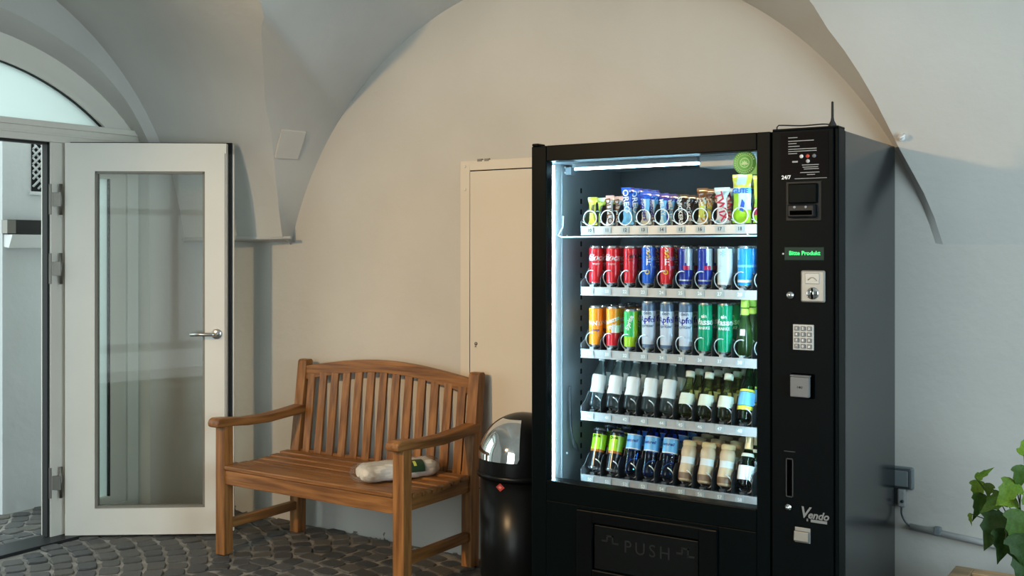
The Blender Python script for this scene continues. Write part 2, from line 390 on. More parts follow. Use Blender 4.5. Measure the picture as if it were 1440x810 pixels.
# ---- floor: mortar bed, then cobbles as single stones
b = MB(); b.box((-8, -8, -.12), (XR+.3, 1.5, -.008))
M_MORT = mat('mortar', (0.30, 0.285, 0.26), rough=0.95, spec=0.15, var=0.45, vscale=14, bump=0.6, bscale=90)
floor = tag(b.build('floor', M_MORT), 'dark grey cobbled floor with pale joints', kind='structure')
M_ST = [mat('basalt_%d' % i, c, rough=r, spec=.35, var=.35, vscale=20, bump=.55, bscale=55) for i, (c, r) in enumerate((((.080, .080, .077), .50), ((.105, .103, .096), .58), ((.064, .066, .067), .45), ((.125, .118, .102), .6)))]
def stone_shape(rng):
    P = []
    for k in range(12):
        a = 2*math.pi*(k+.5)/12; c, s_ = math.cos(a), math.sin(a)
        r = 1/max(abs(c), abs(s_)); r = min(r, 1.25)*rng.uniform(.91, 1.02)
        P.append((c*r*.5, s_*r*.5))
    return P
def stone_geo(P, sx=1, sy=1):
    v = []
    for k_, z in ((1.0, -.03), (.985, -.005), (.90, .0)):
        v += [(x*k_*sx, y*k_*sy, z) for x, y in P]
    n = len(P); f = [tuple(range(2*n, 3*n))]
    for j in range(2): f += [(j*n+k, j*n+(k+1) % n, (j+1)*n+(k+1) % n, (j+1)*n+k) for k in range(n)]
    return v, f
rng = random.Random(3)
SHAPES = [stone_shape(rng) for _ in range(8)]
SM = {}
for i, P in enumerate(SHAPES):
    for j, m in enumerate(M_ST):
        B = MB(); v, f = stone_geo(P); B.add(v, f, 0, False); SM[i, j] = B.mesh('cobblestone', m, fix=False)
stones = []
ang = math.radians(-24); ca, sa = math.cos(ang), math.sin(ang)
P_ = 1.25
for j in range(-90, 60):
    u = -9+rng.uniform(0, .1)
    while u < 9:
        w = rng.uniform(.085, .135); uc = u+w/2; u += w+.004
        ph = ((uc/P_) % 1.0)-.5
        vv = j*.101 - .55*ph*ph + rng.uniform(-.004, .004); sl = -1.1*ph/P_
        x, y = uc*ca-vv*sa-2.5, uc*sa+vv*ca-1.0
        if not (-6.6 < x < XR and YF < y < 1.2): continue
        if x > XL-.02 and y > -.02: continue
        if XF-.14 < x < XL+.02 and not (-2.4 < y < -.46): continue
        if XF-.04 < x < XF+.14: continue                       # door sill
        if x < -5.50 and y > -.80: continue
        if x < XF and not -2.6 < y < 1.0: continue
        stones.append((x, y, w-.006, rng.uniform(.088, .097), ang+math.atan(sl)+rng.uniform(-.05, .05), rng.randrange(8), rng.choice((0, 0, 1, 1, 2, 2, 3)), rng.uniform(-.004, .003)))
seen = []; rest = []
for s_ in stones:
    px, py, Z = proj((s_[0], s_[1], 0))
    (seen if Z > .5 and -25 < px < 770 and 690 < py < 835 else rest).append((Z, s_))
seen.sort(); rest += seen[300:]; seen = seen[:300]
for Z, (x, y, w, h, a, i, j, dz) in seen:
    o = obj('cobblestone', SM[i, j], floor, (x, y, dz)); o.scale = (w, h, 1); o.rotation_euler = (rng.uniform(-.02, .02), rng.uniform(-.02, .02), a)
B = MB()
for Z, (x, y, w, h, a, i, j, dz) in rest:
    v, f = stone_geo(SHAPES[i], w, h); c, s_ = math.cos(a), math.sin(a)
    B.add([(x+p[0]*c-p[1]*s_, y+p[0]*s_+p[1]*c, p[2]+dz) for p in v], f, j)
tag(B.build('cobblestones', M_ST, floor, fix=False), kind='stuff')
# ---- door frame, transom, sidelights (window_1) in the arched opening
win = thing('window_1', kind='structure', label='cream wooden arched door frame with fanlight and narrow sidelights')
def fbox(name, y0, y1, z0, z1, d0=-.05, d1=.03, m=M_FRAME, bev=.003): return MB().box((XF+d0, min(y0, y1), z0), (XF+d1, max(y0, y1), z1)).build(name, m, win, bevel=bev)
for sgn in (0, 1):
    Y = (lambda y: y) if not sgn else (lambda y: -2.84-y)
    fbox('door_jamb', Y(-.925), Y(-.845), 0, 1.985)
    fbox('side_jamb', Y(-.47), Y(-.385), 0, 2.06)
    fbox('sidelight_rail', Y(-.85), Y(-.46), 0, .10); fbox('sidelight_rail', Y(-.85), Y(-.46), 1.86, 1.985)
    for (ya, yb, za, zb) in ((-.85, -.815, .10, 1.86), (-.567, -.47, .10, 1.86), (-.82, -.56, .10, .143), (-.82, -.56, 1.82, 1.86)):
        fbox('sidelight_frame', Y(ya), Y(yb), za, zb, -.035, .015)
    fbox('sidelight_bead', Y(-.575), Y(-.565), .143, 1.82, -.01, .012, M_RUB, 0)
    fbox('sidelight_pane', Y(-.82), Y(-.565), .14, 1.825, -.012, -.004, M_SATIN, 0)
    fbox('seal', Y(-.938), Y(-.925), 0.01, 1.985, -.02, .022, M_RUB, 0)
fbox('lintel', -2.46, -.38, 1.985, 2.075, -.06, .035); fbox('lintel_moulding', -2.47, -.37, 2.055, 2.085, -.02, .055); fbox('lintel_bead', -2.46, -.39, 2.018, 2.030, 0, .042)
fbox('seal', -1.91, -.93, 1.972, 1.985, -.02, .022, M_RUB, 0)
def arcring(r0, r1, x0, x1, z0):
    a = math.asin((z0-FC[1])/((r0+r1)/2)); n = 40; P = [(FC[0]+r1*math.cos(a+(math.pi-2*a)*k/n), FC[1]+r1*math.sin(a+(math.pi-2*a)*k/n)) for k in range(n+1)]
    Q = [(FC[0]+r0*math.cos(a+(math.pi-2*a)*k/n), FC[1]+r0*math.sin(a+(math.pi-2*a)*k/n)) for k in range(n+1)]
    b = MB(); b.grid([[(x, y, z) for y, z in C] for x, C in ((x0, Q), (x1, Q), (x1, P), (x0, P), (x0, Q))], smooth=False); return b
arcring(1.285, 1.40, XF-.05, XF+.02, 2.06).build('arch_frame', M_FRAME, win)
arcring(1.262, 1.29, XF-.04, XF+.03, 2.07).build('arch_bead', M_FRAME, win)
arcring(1.257, 1.264, XF-.03, XF+.012, 2.075).build('arch_gasket', M_RUB, win)
n = 40; r = 1.27; a = math.asin((2.075-FC[1])/r)
P = [(FC[0]+r*math.cos(a+(math.pi-2*a)*k/n), FC[1]+r*math.sin(a+(math.pi-2*a)*k/n)) for k in range(n+1)]
MB().prism(P, 'x', XF-.012, XF-.004).build('fanlight_pane', M_SATIN, win)
tag(MB().box((XF-.05, -2.42, -.03), (XF+.13, -.42, .008)).build('trim_1', mat('sill_iron', (.03, .032, .034), rough=.5, metal=.6), bevel=.003), 'dark metal door sill strip', kind='structure')
# ---- the open glazed door leaf
HX, HY = -4.835, -.868; DA = math.atan2(.592, .806); dc, ds = math.cos(DA), math.sin(DA)
def door_sz(px, py):
    r = ray(px, py); n = Vector((ds, -dc, 0)); t = (Vector((HX, HY, 0))-CAM).dot(n)/r.dot(n); p = CAM+r*t
    return (p.x-HX)*dc+(p.y-HY)*ds, p.z
leaf = thing('door_1', (HX, HY, .0085), DA, label='open cream door leaf with a tall glass pane', kind='structure')
DW = door_sz(318, 400)[0]; DT = 1.975
g0s, gz1 = door_sz(133, 243); g1s, _ = door_sz(288, 245); gz0 = door_sz(133, 718)[1]; gz0 = (gz0+door_sz(288, 716)[1])/2
b = MB()
for lo, hi in (((0, 0), (g0s, DT)), ((g1s, 0), (DW, DT))): b.box((lo[0], 0, lo[1]), (hi[0], .045, hi[1]))
b.build('stile', M_FRAME, leaf)
MB().box((g0s, 0, 0), (g1s, .045, gz0)).build('rail', M_FRAME, leaf); MB().box((g0s, 0, gz1), (g1s, .045, DT)).build('rail', M_FRAME, leaf)
b = MB(); b.box((.02, .043, .012), (DW+.022, .052, DT+.008)).box((0, .05, .02), (0, .05, .02))
k = .012
b = MB()
for q in ((DW-.05, DW+.02, 0.0, DT+.008), (.01, DW+.02, DT-.05, DT+.008)): b.box((q[0], .0445, q[2]), (q[1], .054, q[3]))
b.build('gasket', M_RUB, leaf)
b = MB()
for q in ((DW-.05, DW+.028, 0.0, DT+.004), (.028, DW+.028, DT-.05, DT+.004), (.028, .08, 0, DT), (.028, DW, 0, .1)): b.box((q[0], .0535, q[2]), (q[1], .068, q[3]))
b.build('rebate', M_FRAME, leaf)
b = MB()
for q in ((g0s-.002, g0s+.012, gz0, gz1), (g1s-.012, g1s+.002, gz0, gz1), (g0s, g1s, gz0-.002, gz0+.012), (g0s, g1s, gz1-.012, gz1+.002)): b.box((q[0], .008, q[2]), (q[1], .04, q[3]))
b.build('glazing_bead', mat('bead_dark', (.20, .19, .16), rough=.5), leaf)
MB().box((g0s, .018, gz0), (g1s, .026, gz1)).build('pane', M_DGLASS, leaf)
MB().box((DW-.006, -.001, .05), (DW-.0035, .001, DT-.05)).build('edge_groove', M_SEAM, leaf)
hs, hz = door_sz(305, 472); hd = thing('handle'); hd.parent = leaf; hd.location = (hs, 0, hz)
MB().lathe([(.0, -.010), (.023, -.010), (.026, -.007), (.026, .001)], 24, axis='y').build('rose', M_STEEL, hd)
b = MB(); b.tube([(0, -.008, 0), (0, -.04, 0), (-.004, -.048, 0), (-.014, -.052, 0), (-.06, -.052, .001), (-.122, -.052, .002)], [.009, .009, .009, .009, .009, .0085], seg=12); b.build('lever', M_STEEL, hd)
for py in (283, 380, 680):
    z = 1.45+(350-py)*5.37/1500
    h = thing('hinge'); h.parent = leaf; h.location = (-.018, -.004, z)
    MB().lathe([(.0, -.078), (.0085, -.078), (.0085, .078), (.0, .078)], 12).build('knuckle', M_DSTEEL, h)
    MB().box((-.058, -.020, -.078), (-.040, -.006, .078)).build('hinge_plate', M_DSTEEL, h, bevel=.003); MB().box((-.045, -.014, -.035), (0.004, -.006, .035)).build('hinge_arm', M_DSTEEL, h)
# ---- the passage outside the door
b = MB(); b.box((-5.75, -.77, -.03), (-5.55, .30, 2.35))
tag(b.build('wall_outside', M_OUT), 'pale bluish plastered wall of the passage outside', kind='structure')
lt = thing('lattice_vent', (-5.55, -.50, 1.80), label='small dark lattice vent in the pale passage wall', cat='vent')
MB().box((-.03, -.10, -.03), (.004, .115, .25)).build('recess', mat('vent_dark', (.01, .01, .012), rough=.9), lt)
b = MB()
for k in range(-3, 9):
    for sg in (1, -1):
        y0, y1 = -.095, .11; zz = k*.042
        pts = [(y0, zz if sg > 0 else zz+.205), (y1, zz+.205 if sg > 0 else zz)]
        cl = []
        for t in range(21):
            y = y0+(y1-y0)*t/20; z = pts[0][1]+(pts[1][1]-pts[0][1])*t/20
            if -.02 < z < .24: cl.append((.008+sg*.002, y, z))
        if len(cl) > 1: MB().tube([cl[0], cl[-1]], .0065, seg=5).build('lattice_bar', M_OUT, lt)
MB().box((.0, -.11, -.045), (.02, .125, -.028)).build('vent_sill', M_OUT, lt)
mb = thing('letter_box', (-5.55, -.60, 1.46), label='white sloped letter box under a black slot on passage wall', cat='letter box')
MB().box((.0, -.165, .072), (.05, .20, .150)).build('slot', mat('slot_black', (.004, .004, .004), rough=.6), mb)
MB().box((.0, -.175, .075), (.055, -.125, .148)).build('slot_end', M_DSTEEL, mb)
MB().prism([(0.0, 0), (.05, -.005), (.085, .068), (.0, .07)], 'y', -.163, .20).build('tray', M_WHITE, mb, bevel=.002)
# ---- meter cabinet set in the back wall
cb = thing('wall_cabinet', (-3.0, -.012, .28), label='cream flush metal cabinet door in rear wall behind bench', cat='cabinet')
MB().box((0.0, 0, 0), (.055, .013, 1.585)).box((.78, 0, 0), (.835, .013, 1.585)).box((.055, 0, 1.54), (.78, .013, 1.585)).box((.055, 0, 0), (.78, .013, .045)).build('frame', M_CAB, cb, bevel=.002)
MB().box((.054, .004, .044), (.781, .0128, 1.541)).build('gap', M_SEAM, cb)
MB().box((.059, -.004, .050), (.776, .010, 1.535)).build('door', M_CAB, cb, bevel=.002)
MB().lathe([(0, -.008), (.007, -.008), (.009, -.004), (.009, 0)], 12, axis='y', c=(.094, 0, .725)).lathe([(.0, -.010), (.003, -.010), (.003, -.006)], 8, axis='y', c=(.094, 0, .712)).build('lock', M_DSTEEL, cb)
for z in (1.56, 1.45, .4): MB().lathe([(0, -.004), (.006, -.003), (.007, 0)], 10, axis='y', c=(.028, 0, z)).build('screw', M_FRAME, cb)
for x in (.10, .14): MB().box((x, -.002, 1.580), (x+.025, .01, 1.592)).build('catch', M_DSTEEL, cb)
# ---- hook on the vault edge
b = MB(); p = on(1266, 194, 1, -.075)
hk = thing('wall_hook', tuple(p), label='small white hook on the edge of vault above machine', cat='hook')
MB().tube([(.012, .03, 0), (.0, -.015, 0), (.008, -.03, -.004), (.018, -.028, .004), (.018, -.018, .010)], .0055, seg=8).build('hook', M_WHITE, hk)
MB().lathe([(.0, -.012), (.012, -.010), (.012, .02)], 12, axis='y', c=(.004, .0, 0)).build('base', M_WHITE, hk)
# ================================================================== THE BENCH
bn = thing('garden_bench', (-3.40, 0, 0), label='brown teak garden bench with slatted back and curved arms', cat='bench')
WX, WY, WZ = wood('x'), wood('y'), wood('z')
HW = .545                                   # half distance between leg centres
LEG = .058
for sg in (-1, 1):
    xc = sg*HW
    MB().prism([(-.650, 0), (-.592, 0), (-.592, .615), (-.650, .615)], 'x', xc-LEG/2, xc+LEG/2).build('front_leg', WZ, bn, bevel=.004)
    rp = [(-.165, 0), (-.105, 0), (-.100, .42), (-.052, .868), (-.060, .880), (-.095, .880), (-.105, .872), (-.163, .42)]
    MB().prism(rp, 'x', xc-LEG/2, xc+LEG/2).build('back_post', WZ, bn, bevel=.004)
    # armrest: waved top, rounded nose
    top = [(-.695, .628), (-.690, .643), (-.672, .652), (-.62, .648), (-.50, .634), (-.36, .632), (-.24, .640), (-.095, .655)]
    bot = [(-.095, .610), (-.24, .600), (-.36, .592), (-.50, .596), (-.60, .606), (-.675, .606), (-.692, .612)]
    MB().prism(top+bot, 'x', xc-.034, xc+.034).build('armrest', WY, bn, bevel=.006)
    MB().box((xc-.018, -.60, .345), (xc+.018, -.15, .405)).build('side_rail', WY, bn, bevel=.003)
    MB().box((xc-.018, -.60, .118), (xc+.018, -.155, .160)).build('stretcher', WY, bn, bevel=.003)
MB().box((-HW+.02, -.640, .335), (HW-.02, -.612, .402)).build('front_rail', WX, bn, bevel=.003)
MB().box((-HW+.02, -.180, .340), (HW-.02, -.152, .385)).build('back_rail', WX, bn, bevel=.003)
ys = [-.622, -.553, -.484, -.415, -.346, -.277, -.208]
for i, y in enumerate(ys):
    z = .415-.014*math.sin(math.pi*i/6)
    e = HW+.028 if i else HW-.03
    if i in (0,): MB().box((-HW+.03, y-.028, z-.010), (HW-.03, y+.0285, z+.010)).build('seat_slat', WX, bn, bevel=.004)
    else: MB().box((-e, y-.0285, z-.010), (e, y+.0285, z+.010)).build('seat_slat', WX, bn, bevel=.005)
def by(z): return -.140+(z-.42)*.112           # lean of the back
n = 20; tp = [(-HW+.02+(2*HW-.04)*k/n, .848+.056*math.sin(math.pi*k/n)) for k in range(n+1)]; bt = [(x, z-.072+.012*math.sin(math.pi*k/n)) for k, (x, z) in enumerate(tp)]
b = MB(); b.prism(tp+bt[::-1], 'y', by(.85)-.012, by(.85)+.02, smooth=False)
b.build('top_rail', WX, bn, bevel=.003)
MB().beam((-HW+.02, by(.40)+.012, .405), (HW-.02, by(.40)+.012, .405), .028, .045).build('lower_rail', WX, bn, bevel=.003)
NS = 13
for k in range(NS):
    x = -HW+.068+(2*HW-.136)*k/(NS-1); zt = .80+.05*math.sin(math.pi*(x+HW)/(2*HW))
    MB().beam((x, by(.405)-.002, .405), (x, by(zt)-.002, zt), .046, .014, up=(0, 1, 0)).build('back_slat', WZ, bn, bevel=.002)
# ---- rolled bags in clear plastic lying on the seat
rb = thing('bag_rolls', (-3.076, -.350, .4215), math.radians(65), label='two white bag rolls in clear plastic lying on bench seat', cat='bag roll')
rr = random.Random(5)
for i, (yo, zo, L0, L1) in enumerate(((.034, .036, -.205, .165), (-.036, .034, -.215, .160))):
    rows = []
    for k in range(25):
        t = k/24; x = L0+(L1-L0)*t
        r = .037*(1-.0*t); r *= min(1, .55+6*t, .55+6*(1-t)); r *= 1+.03*math.sin(t*37+i)
        rows.append([(x, yo+r*1.02*math.cos(2*math.pi*q/20)*(1+.02*rr.uniform(-1, 1)), zo+r*math.sin(2*math.pi*q/20)*(1+.02*rr.uniform(-1, 1))) for q in range(20)]+[None])
        rows[-1][-1] = rows[-1][0]
    b = MB(); b.grid(rows); b.add(rows[0][:20], [tuple(range(20))]); b.add(rows[-1][:20], [tuple(range(20))])
    b.build('roll', mat('roll_white', (.78, .76, .70), rough=.5, var=.12, vscale=25, stretch=(1, 6, 6), bump=.3, bscale=30), rb)
pl = MB(); rows = []
for k in range(31):
    t = k/30; x = -.245+.425*t; e = min(1, .35+9*t if t < .1 else 1, .3+8*(1-t)); e = max(.3, e)
    ring = []
    for q in range(28):
        a = 2*math.pi*q/28; ry, rz = .076*e, .040*(e**.5)
        w = 1+.05*math.sin(5*a+x*60)+.035*math.sin(9*a-x*110)+(.12*rr.uniform(-1, 1) if t < .1 or t > .93 else 0)
        ring.append((x, ry*math.cos(a)*w, max(.002, .038+rz*math.sin(a)*w)))
    rows.append(ring+[ring[0]])
pl.grid(rows); pl.build('plastic_wrap', pane('crinkled_plastic', (.985, .985, .98), refl=.45, rough=.22, milk=.06, milk_col=(.9, .9, .88)), rb)
lb = MB(); rows = []
for k in range(2):
    x = (.005, .075)[k]; rows.append([(x, -.038+.0425*math.cos(a), .034+.0425*math.sin(a)) for a in [math.radians(v) for v in range(60, 200, 14)]])
lb.grid(rows); o = lb.build('paper_label', mat('label_dark_green', (.012, .045, .018), rough=.5), rb)
b = MB(); b.grid([[(x, -.038+.043*math.cos(a), .034+.043*math.sin(a)) for a in [math.radians(v) for v in range(108, 150, 10)]] for x in (.022, .036)]); b.build('label_print', flat('label_yellow', (.55, .62, .12)), o)
# ================================================================== THE BIN
bi = thing('waste_bin', (-2.445, -.32, 0), math.radians(0), label='round black pedal bin with domed top and chrome flap', cat='bin')
MB().lathe([(.0, .0), (.165, 0), (.176, .006), (.176, .02), (.180, .025), (.182, .50)], 40).build('body', M_BIN, bi)
MB().lathe([(.182, .50), (.196, .503), (.196, .52), (.190, .523)], 40, cap=False).build('rim', M_BIN, bi)
R_ = .190; prof = [(R_, .52), (R_, .575)]+[(R_*math.cos(t), .575+.185*math.sin(t)) for t in [math.pi/2*k/14 for k in range(1, 15)]]
prof[-1] = (.0005, prof[-1][1])
MB().lathe(prof, 48, cap=False).build('dome', M_BIN, bi)
# chrome push flap following the dome, turned to the room
b = MB(); fa0 = math.radians(-98); rows = []
for k in range(13):
    t = math.radians(2+62*k/12); hw = math.radians(36)
    if k == 0: hw *= .93
    rows.append([((R_*math.cos(t)+.004)*math.cos(fa0+hw*q/8), (R_*math.cos(t)+.004)*math.sin(fa0+hw*q/8), .572+.185*math.sin(t)+.002) for q in range(-8, 9)])
rows = [[(x, y, z) for x, y, z in r] for r in rows]
b.grid(rows); b.build('push_flap', M_CHROME, bi)
b = MB(); am = math.radians(-88); R2 = .1835
def rp_(da, z): return (R2*math.cos(am+da), R2*math.sin(am+da), z)
b.add([rp_(-.115, .478), rp_(0, .461), rp_(.115, .478), rp_(0, .495)], [(0, 1, 2, 3)]); b.build('logo_diamond', flat('logo_red', (.42, .05, .05)), bi)
b = MB(); b.add([rp_(-.05, .478), rp_(0, .471), rp_(.05, .478), rp_(0, .485)], [(0, 1, 2, 3)])
b.v = [(x*1.004, y*1.004, z) for x, y, z in b.v]; b.build('logo_core', flat('logo_pink', (.7, .25, .22)), bi)
# ================================================================== SOCKET, CONDUIT
p0 = on(1250, 655, 1, -.05); p1 = on(1280, 686, 1, 0)
ob = thing('socket_box', (-.975, 0, .603), label='grey weatherproof socket with hinged lid on wall beside machine', cat='socket')
M_SK = mat('socket_grey', (.16, .19, .20), rough=.45); M_SKD = mat('socket_dark', (.05, .06, .065), rough=.4)
MB().box((-.042, -.022, -.042), (.042, 0.001, .042)).build('housing', M_SK, ob, bevel=.008)
MB().box((-.036, -.034, -.036), (.036, -.020, .038)).build('lid', M_SKD, ob, bevel=.006)
MB().box((-.024, -.0375, -.028), (.026, -.032, .030)).build('lid_plate', M_SK, ob, bevel=.003)
MB().box((-.012, -.035, -.105), (.016, -.004, -.038)).build('plug', mat('plug_grey', (.30, .31, .31), rough=.5), ob, bevel=.006)
MB().box((-.022, -.032, -.095), (-.010, -.008, -.03)).build('plug_side', M_RUB, ob, bevel=.003)
MB().lathe([(0, -.037), (.006, -.037), (.007, -.033)], 12, axis='y', c=(.006, 0, -.082)).build('screw', M_SKD, ob)
cd = thing('power_cable', (-.975, -.003, .49), label='grey cable running from socket along the wall', cat='cable')
MB().tube(smooth_path([(.002, -.025, .010), (.003, -.025, -.02), (.02, -.02, -.052), (.05, -.014, -.066), (.09, -.012, -.071)], 24), .0035, seg=8).build('lead', M_SKD, cd)
MB().tube([(.03, -.012, -.062), (.42, -.012, -.098), (1.5, -.012, -.197)], .0115, seg=12).build('conduit', mat('conduit_grey', (.50, .51, .51), rough=.5), cd)
for x, z in ((.125, -.068), (.9, -.142)): MB().box((x-.01, -.03, z-.010), (x+.012, 0, z+.018)).build('clip', M_SK, cd, bevel=.003)
# ================================================================== PLANT
PX, PY = -.74, -.22
pt = thing('planter_box', (PX, PY, 0), label='square planter with pale wooden rim and dark soil', cat='planter')
M_RIM = mat('planter_wood', (.42, .30, .17), rough=.6, var=.4, vscale=4, stretch=(1.5, 14, 14), bump=.3, bscale=20)
SZ, ZH = .46, .365
for q in (((0, -SZ, .02), (.022, 0, ZH-.02)), ((SZ-.022, -SZ, .02), (SZ, 0, ZH-.02)), ((.022, -.022, .02), (SZ-.022, 0, ZH-.02)), ((.022, -SZ, .02), (SZ-.022, -SZ+.022, ZH-.02))): MB().box(*q).build('side_board', M_RIM, pt, bevel=.002)
rw = .05
for q in (((-.01, -SZ-.01, ZH-.02), (rw, .01, ZH)), ((SZ-rw, -SZ-.01, ZH-.02), (SZ+.01, .01, ZH)), ((rw, -rw, ZH-.02), (SZ-rw, .01, ZH)), ((rw, -SZ-.01, ZH-.02), (SZ-rw, -SZ+rw, ZH))): MB().box(*q).build('rim_board', M_RIM, pt, bevel=.003)
for q in ((.0, -SZ), (SZ-.04, -SZ), (0, -.04), (SZ-.04, -.04)): MB().box((q[0]+.0, q[1], 0), (q[0]+.04, q[1]+.04, .03)).build('foot', M_RIM, pt)
MB().box((.02, -SZ+.02, .05), (SZ-.02, -.02, ZH-.035)).build('soil', mat('soil', (.018, .014, .010), rough=.95, bump=1, bscale=50), pt)
pn = thing('leafy_plant', (PX+.23, PY-.23, ZH-.036), label='green leafy plant with pointed lobed leaves in the planter', cat='plant')
M_LF = [mat('leaf_%d' % i, c, rough=.55, spec=.22, var=.3, vscale=14, bump=.1, bscale=30) for i, c in enumerate(((.085, .17, .012), (.040, .095, .010), (.018, .052, .008), (.14, .25, .02)))]
def leaf_mesh(wid, droop, m):
    prof = [(0, .0), (.05, .24), (.15, .40), (.26, .46), (.33, .31), (.44, .31), (.52, .33), (.60, .21), (.76, .13), (.9, .05), (1, 0)]
    rows = []
    for t, w in prof:
        z = -droop*t*t; r = []
        for s_ in (-1, -.5, 0, .5, 1): r.append((s_*w*wid, t-(.05*abs(s_) if t < .5 else 0), z+.16*abs(s_)*w+(.02*math.sin(9*t+3*s_))))
        rows.append(r)
    B = MB(); B.grid(rows); return B.mesh('leaf', m, fix=False)
LM = [leaf_mesh(w, d, m) for w, d, m in ((.9, .25, M_LF[0]), (.85, .4, M_LF[1]), (1.0, .3, M_LF[2]), (.8, .2, M_LF[3]), (.45, .15, M_LF[0]))]
base = Vector(pn.location)
def put_leaf(px, py, yw, length, ang, mi, tilt=0.0, roll=0.0):
    """stalk end at the pixel on the plane y = yw; ang = picture direction of the tip (0 right, 90 up)"""
    p = on(px, py, 1, yw); L = length*.80
    right = Vector((CT, ST, 0)); up = Vector((0, 0, 1)); back = Vector((ST*-1, CT, 0))
    d = (right*math.cos(ang)+up*math.sin(ang)-back*tilt).normalized()
    nrm = (-back+up*.55); nrm = (nrm-d*nrm.dot(d)).normalized(); sd = d.cross(nrm)
    R = Matrix((sd, d, nrm)).transposed() @ Matrix.Rotation(roll, 3, 'Y')
    o = obj('leaf', LM[mi], pn); M4 = R.to_4x4(); M4.translation = p-base
    o.matrix_local = M4 @ Matrix.Diagonal((L, L, L, 1)); return p
A_ = math.radians
tips = []
for a in ((1372, 672, -.42, .085, A_(32), 4, .2, .3), (1376, 676, -.40, .085, A_(255), 0, .3, .2), (1378, 694, -.42, .11, A_(262), 1, .3, -.3), (1392, 680, -.43, .060, A_(255), 1, .1, .5),
          (1364, 722, -.43, .050, A_(268), 4, .3, .8), (1412, 698, -.45, .11, A_(205), 1, .2, .2), (1428, 678, -.47, .12, A_(222), 0, .3, .1), (1436, 655, -.47, .10, A_(262), 1, .2, .1),
          (1407, 722, -.46, .155, A_(238), 2, .3, .2), (1412, 745, -.48, .13, A_(258), 2, .4, -.2), (1432, 718, -.50, .15, A_(255), 1, .4, 0), (1428, 752, -.52, .12, A_(280), 2, .4, .2),
          (1440, 775, -.5, .13, A_(250), 2, .5, .1), (1448, 690, -.46, .14, A_(300), 0, .3, .2), (1462, 665, -.42, .13, A_(40), 1, .3, .2), (1470, 700, -.45, .14, A_(320), 2, .3, .1),
          (1465, 740, -.5, .15, A_(290), 1, .4, .1), (1490, 720, -.4, .14, A_(330), 0, .4, 0), (1440, 640, -.40, .10, A_(80), 3, .2, 0), (1500, 690, -.38, .13, A_(20), 2, .2, 0), (1510, 760, -.45, .15, A_(310), 1, .4, 0), (1430, 705, -.44, .09, A_(180), 3, .3, .1)):
    tips.append(put_leaf(*a))
root = Vector((0, 0, 0))
for k, p in enumerate(tips):
    q = p-base; hub = Vector((.02*math.cos(k*2.1), .02*math.sin(k*2.1), .10+.05*(k % 3)))
    P = smooth_path([hub*.3*Vector((1, 1, 0)).length if False else Vector((hub.x, hub.y, -.004)), hub, lerp(hub, q, .55)+Vector((0, 0, .03)), q], 10)
    MB().tube(P, [.0035-.0018*i/9 for i in range(10)], seg=6).build('stem', M_LF[2 if k % 3 else 1], pn)
# ================================================================== THE VENDING MACHINE
MW, MD, MH = 1.144, .70, 1.832
VX, VY = -2.137, -.74
vm = thing('vending_machine', (VX, VY, 0), label='tall black glass fronted drinks and snack vending machine against rear wall', cat='vending machine')
GX0, GX1, GZ0, GZ1 = .065, .875, .595, 1.774          # window in the door
IX0, IX1, IY1, IZ0, IZ1 = .03, .905, .645, .50, 1.775  # cold compartment
def part(name, lo, hi, m, bev=0.0, parent=None): return MB().box(lo, hi).build(name, m, parent or vm, bevel=bev)
# outer cabinet
part('side_panel', (MW-.02, .07, .04), (MW, MD, MH-.004), M_BSIDE, .003)
part('side_panel', (0, .07, .04), (.02, MD, MH-.004), M_BSIDE, .003)
part('rear_panel', (.02, MD-.015, .04), (MW-.02, MD, MH-.004), M_BLACK)
part('top_panel', (.02, .07, MH-.02), (MW-.02, MD-.015, MH-.002), M_BLACK)
part('base_panel', (.02, .07, .04), (MW-.02, MD-.015, .07), M_BLACK)
part('partition', (IX1+.01, .07, .07), (IX1+.025, MD-.015, MH-.02), M_BLACK)
for x in (.06, MW-.06):
    for y in (.12, MD-.08): MB().lathe([(0, 0), (.022, 0), (.022, .012), (.012, .014), (.012, .045), (.0, .045)], 12, c=(x, y, 0)).build('foot', M_RUB, vm)
# compartment lining
part('lining_left', (.02, .165, IZ0), (.035, IY1, IZ1), M_LIN); part('door_liner', (.02, .062, IZ0), (IX0+.001, .163, IZ1), M_LINL)
part('lining_right', (IX1-.005, .062, IZ0), (IX1+.01, IY1, IZ1), M_LIN)
part('lining_back', (.02, IY1, IZ0), (IX1+.01, IY1+.012, IZ1), M_LINB)
part('lining_top', (.02, .062, IZ1), (IX1+.01, IY1+.012, IZ1+.012), M_LIN); part('lining_floor', (.02, .062, IZ0-.012), (IX1+.01, IY1+.012, IZ0), M_LINB)
for k in range(26): part('slot_hole', (.0345, .305, .62+k*.042), (.0358, .317, .64+k*.042), M_SEAM)
# door: frame bars, lower panel, control column
part('door_bar', (0, 0, .06), (GX0, .046, MH), M_BLACK, .004)
part('door_bar', (GX1, 0, .06), (.922, .066, MH), M_BLACK, .003)
part('door_bar', (GX0, .0005, GZ1), (GX1, .066, MH), M_BLACK, .003)
part('door_bar', (GX0, .0005, .52), (GX1, .066, GZ0), M_BLACK, .003)
part('door_seam', (.918, .004, .06), (.932, .06, MH-.002), M_SEAM)
part('control_column', (.928, -.003, .06), (1.128, .066, MH), M_BPANEL, .003)
part('door_edge', (1.131, .0, .06), (MW, .066, MH), M_BLACK, .003); part('door_seam', (1.126, .004, .06), (1.133, .06, MH-.002), M_SEAM)
part('hinge_cap', (.002, .0, MH), (.03, .05, MH+.010), M_BLACK, .003); part('column_cap', (.93, -.004, MH-.001), (MW, .066, MH+.006), M_BLACK, .002)
part('glass', (GX0-.005, .030, GZ0-.005), (GX1+.005, .036, GZ1+.005), M_GLASS)
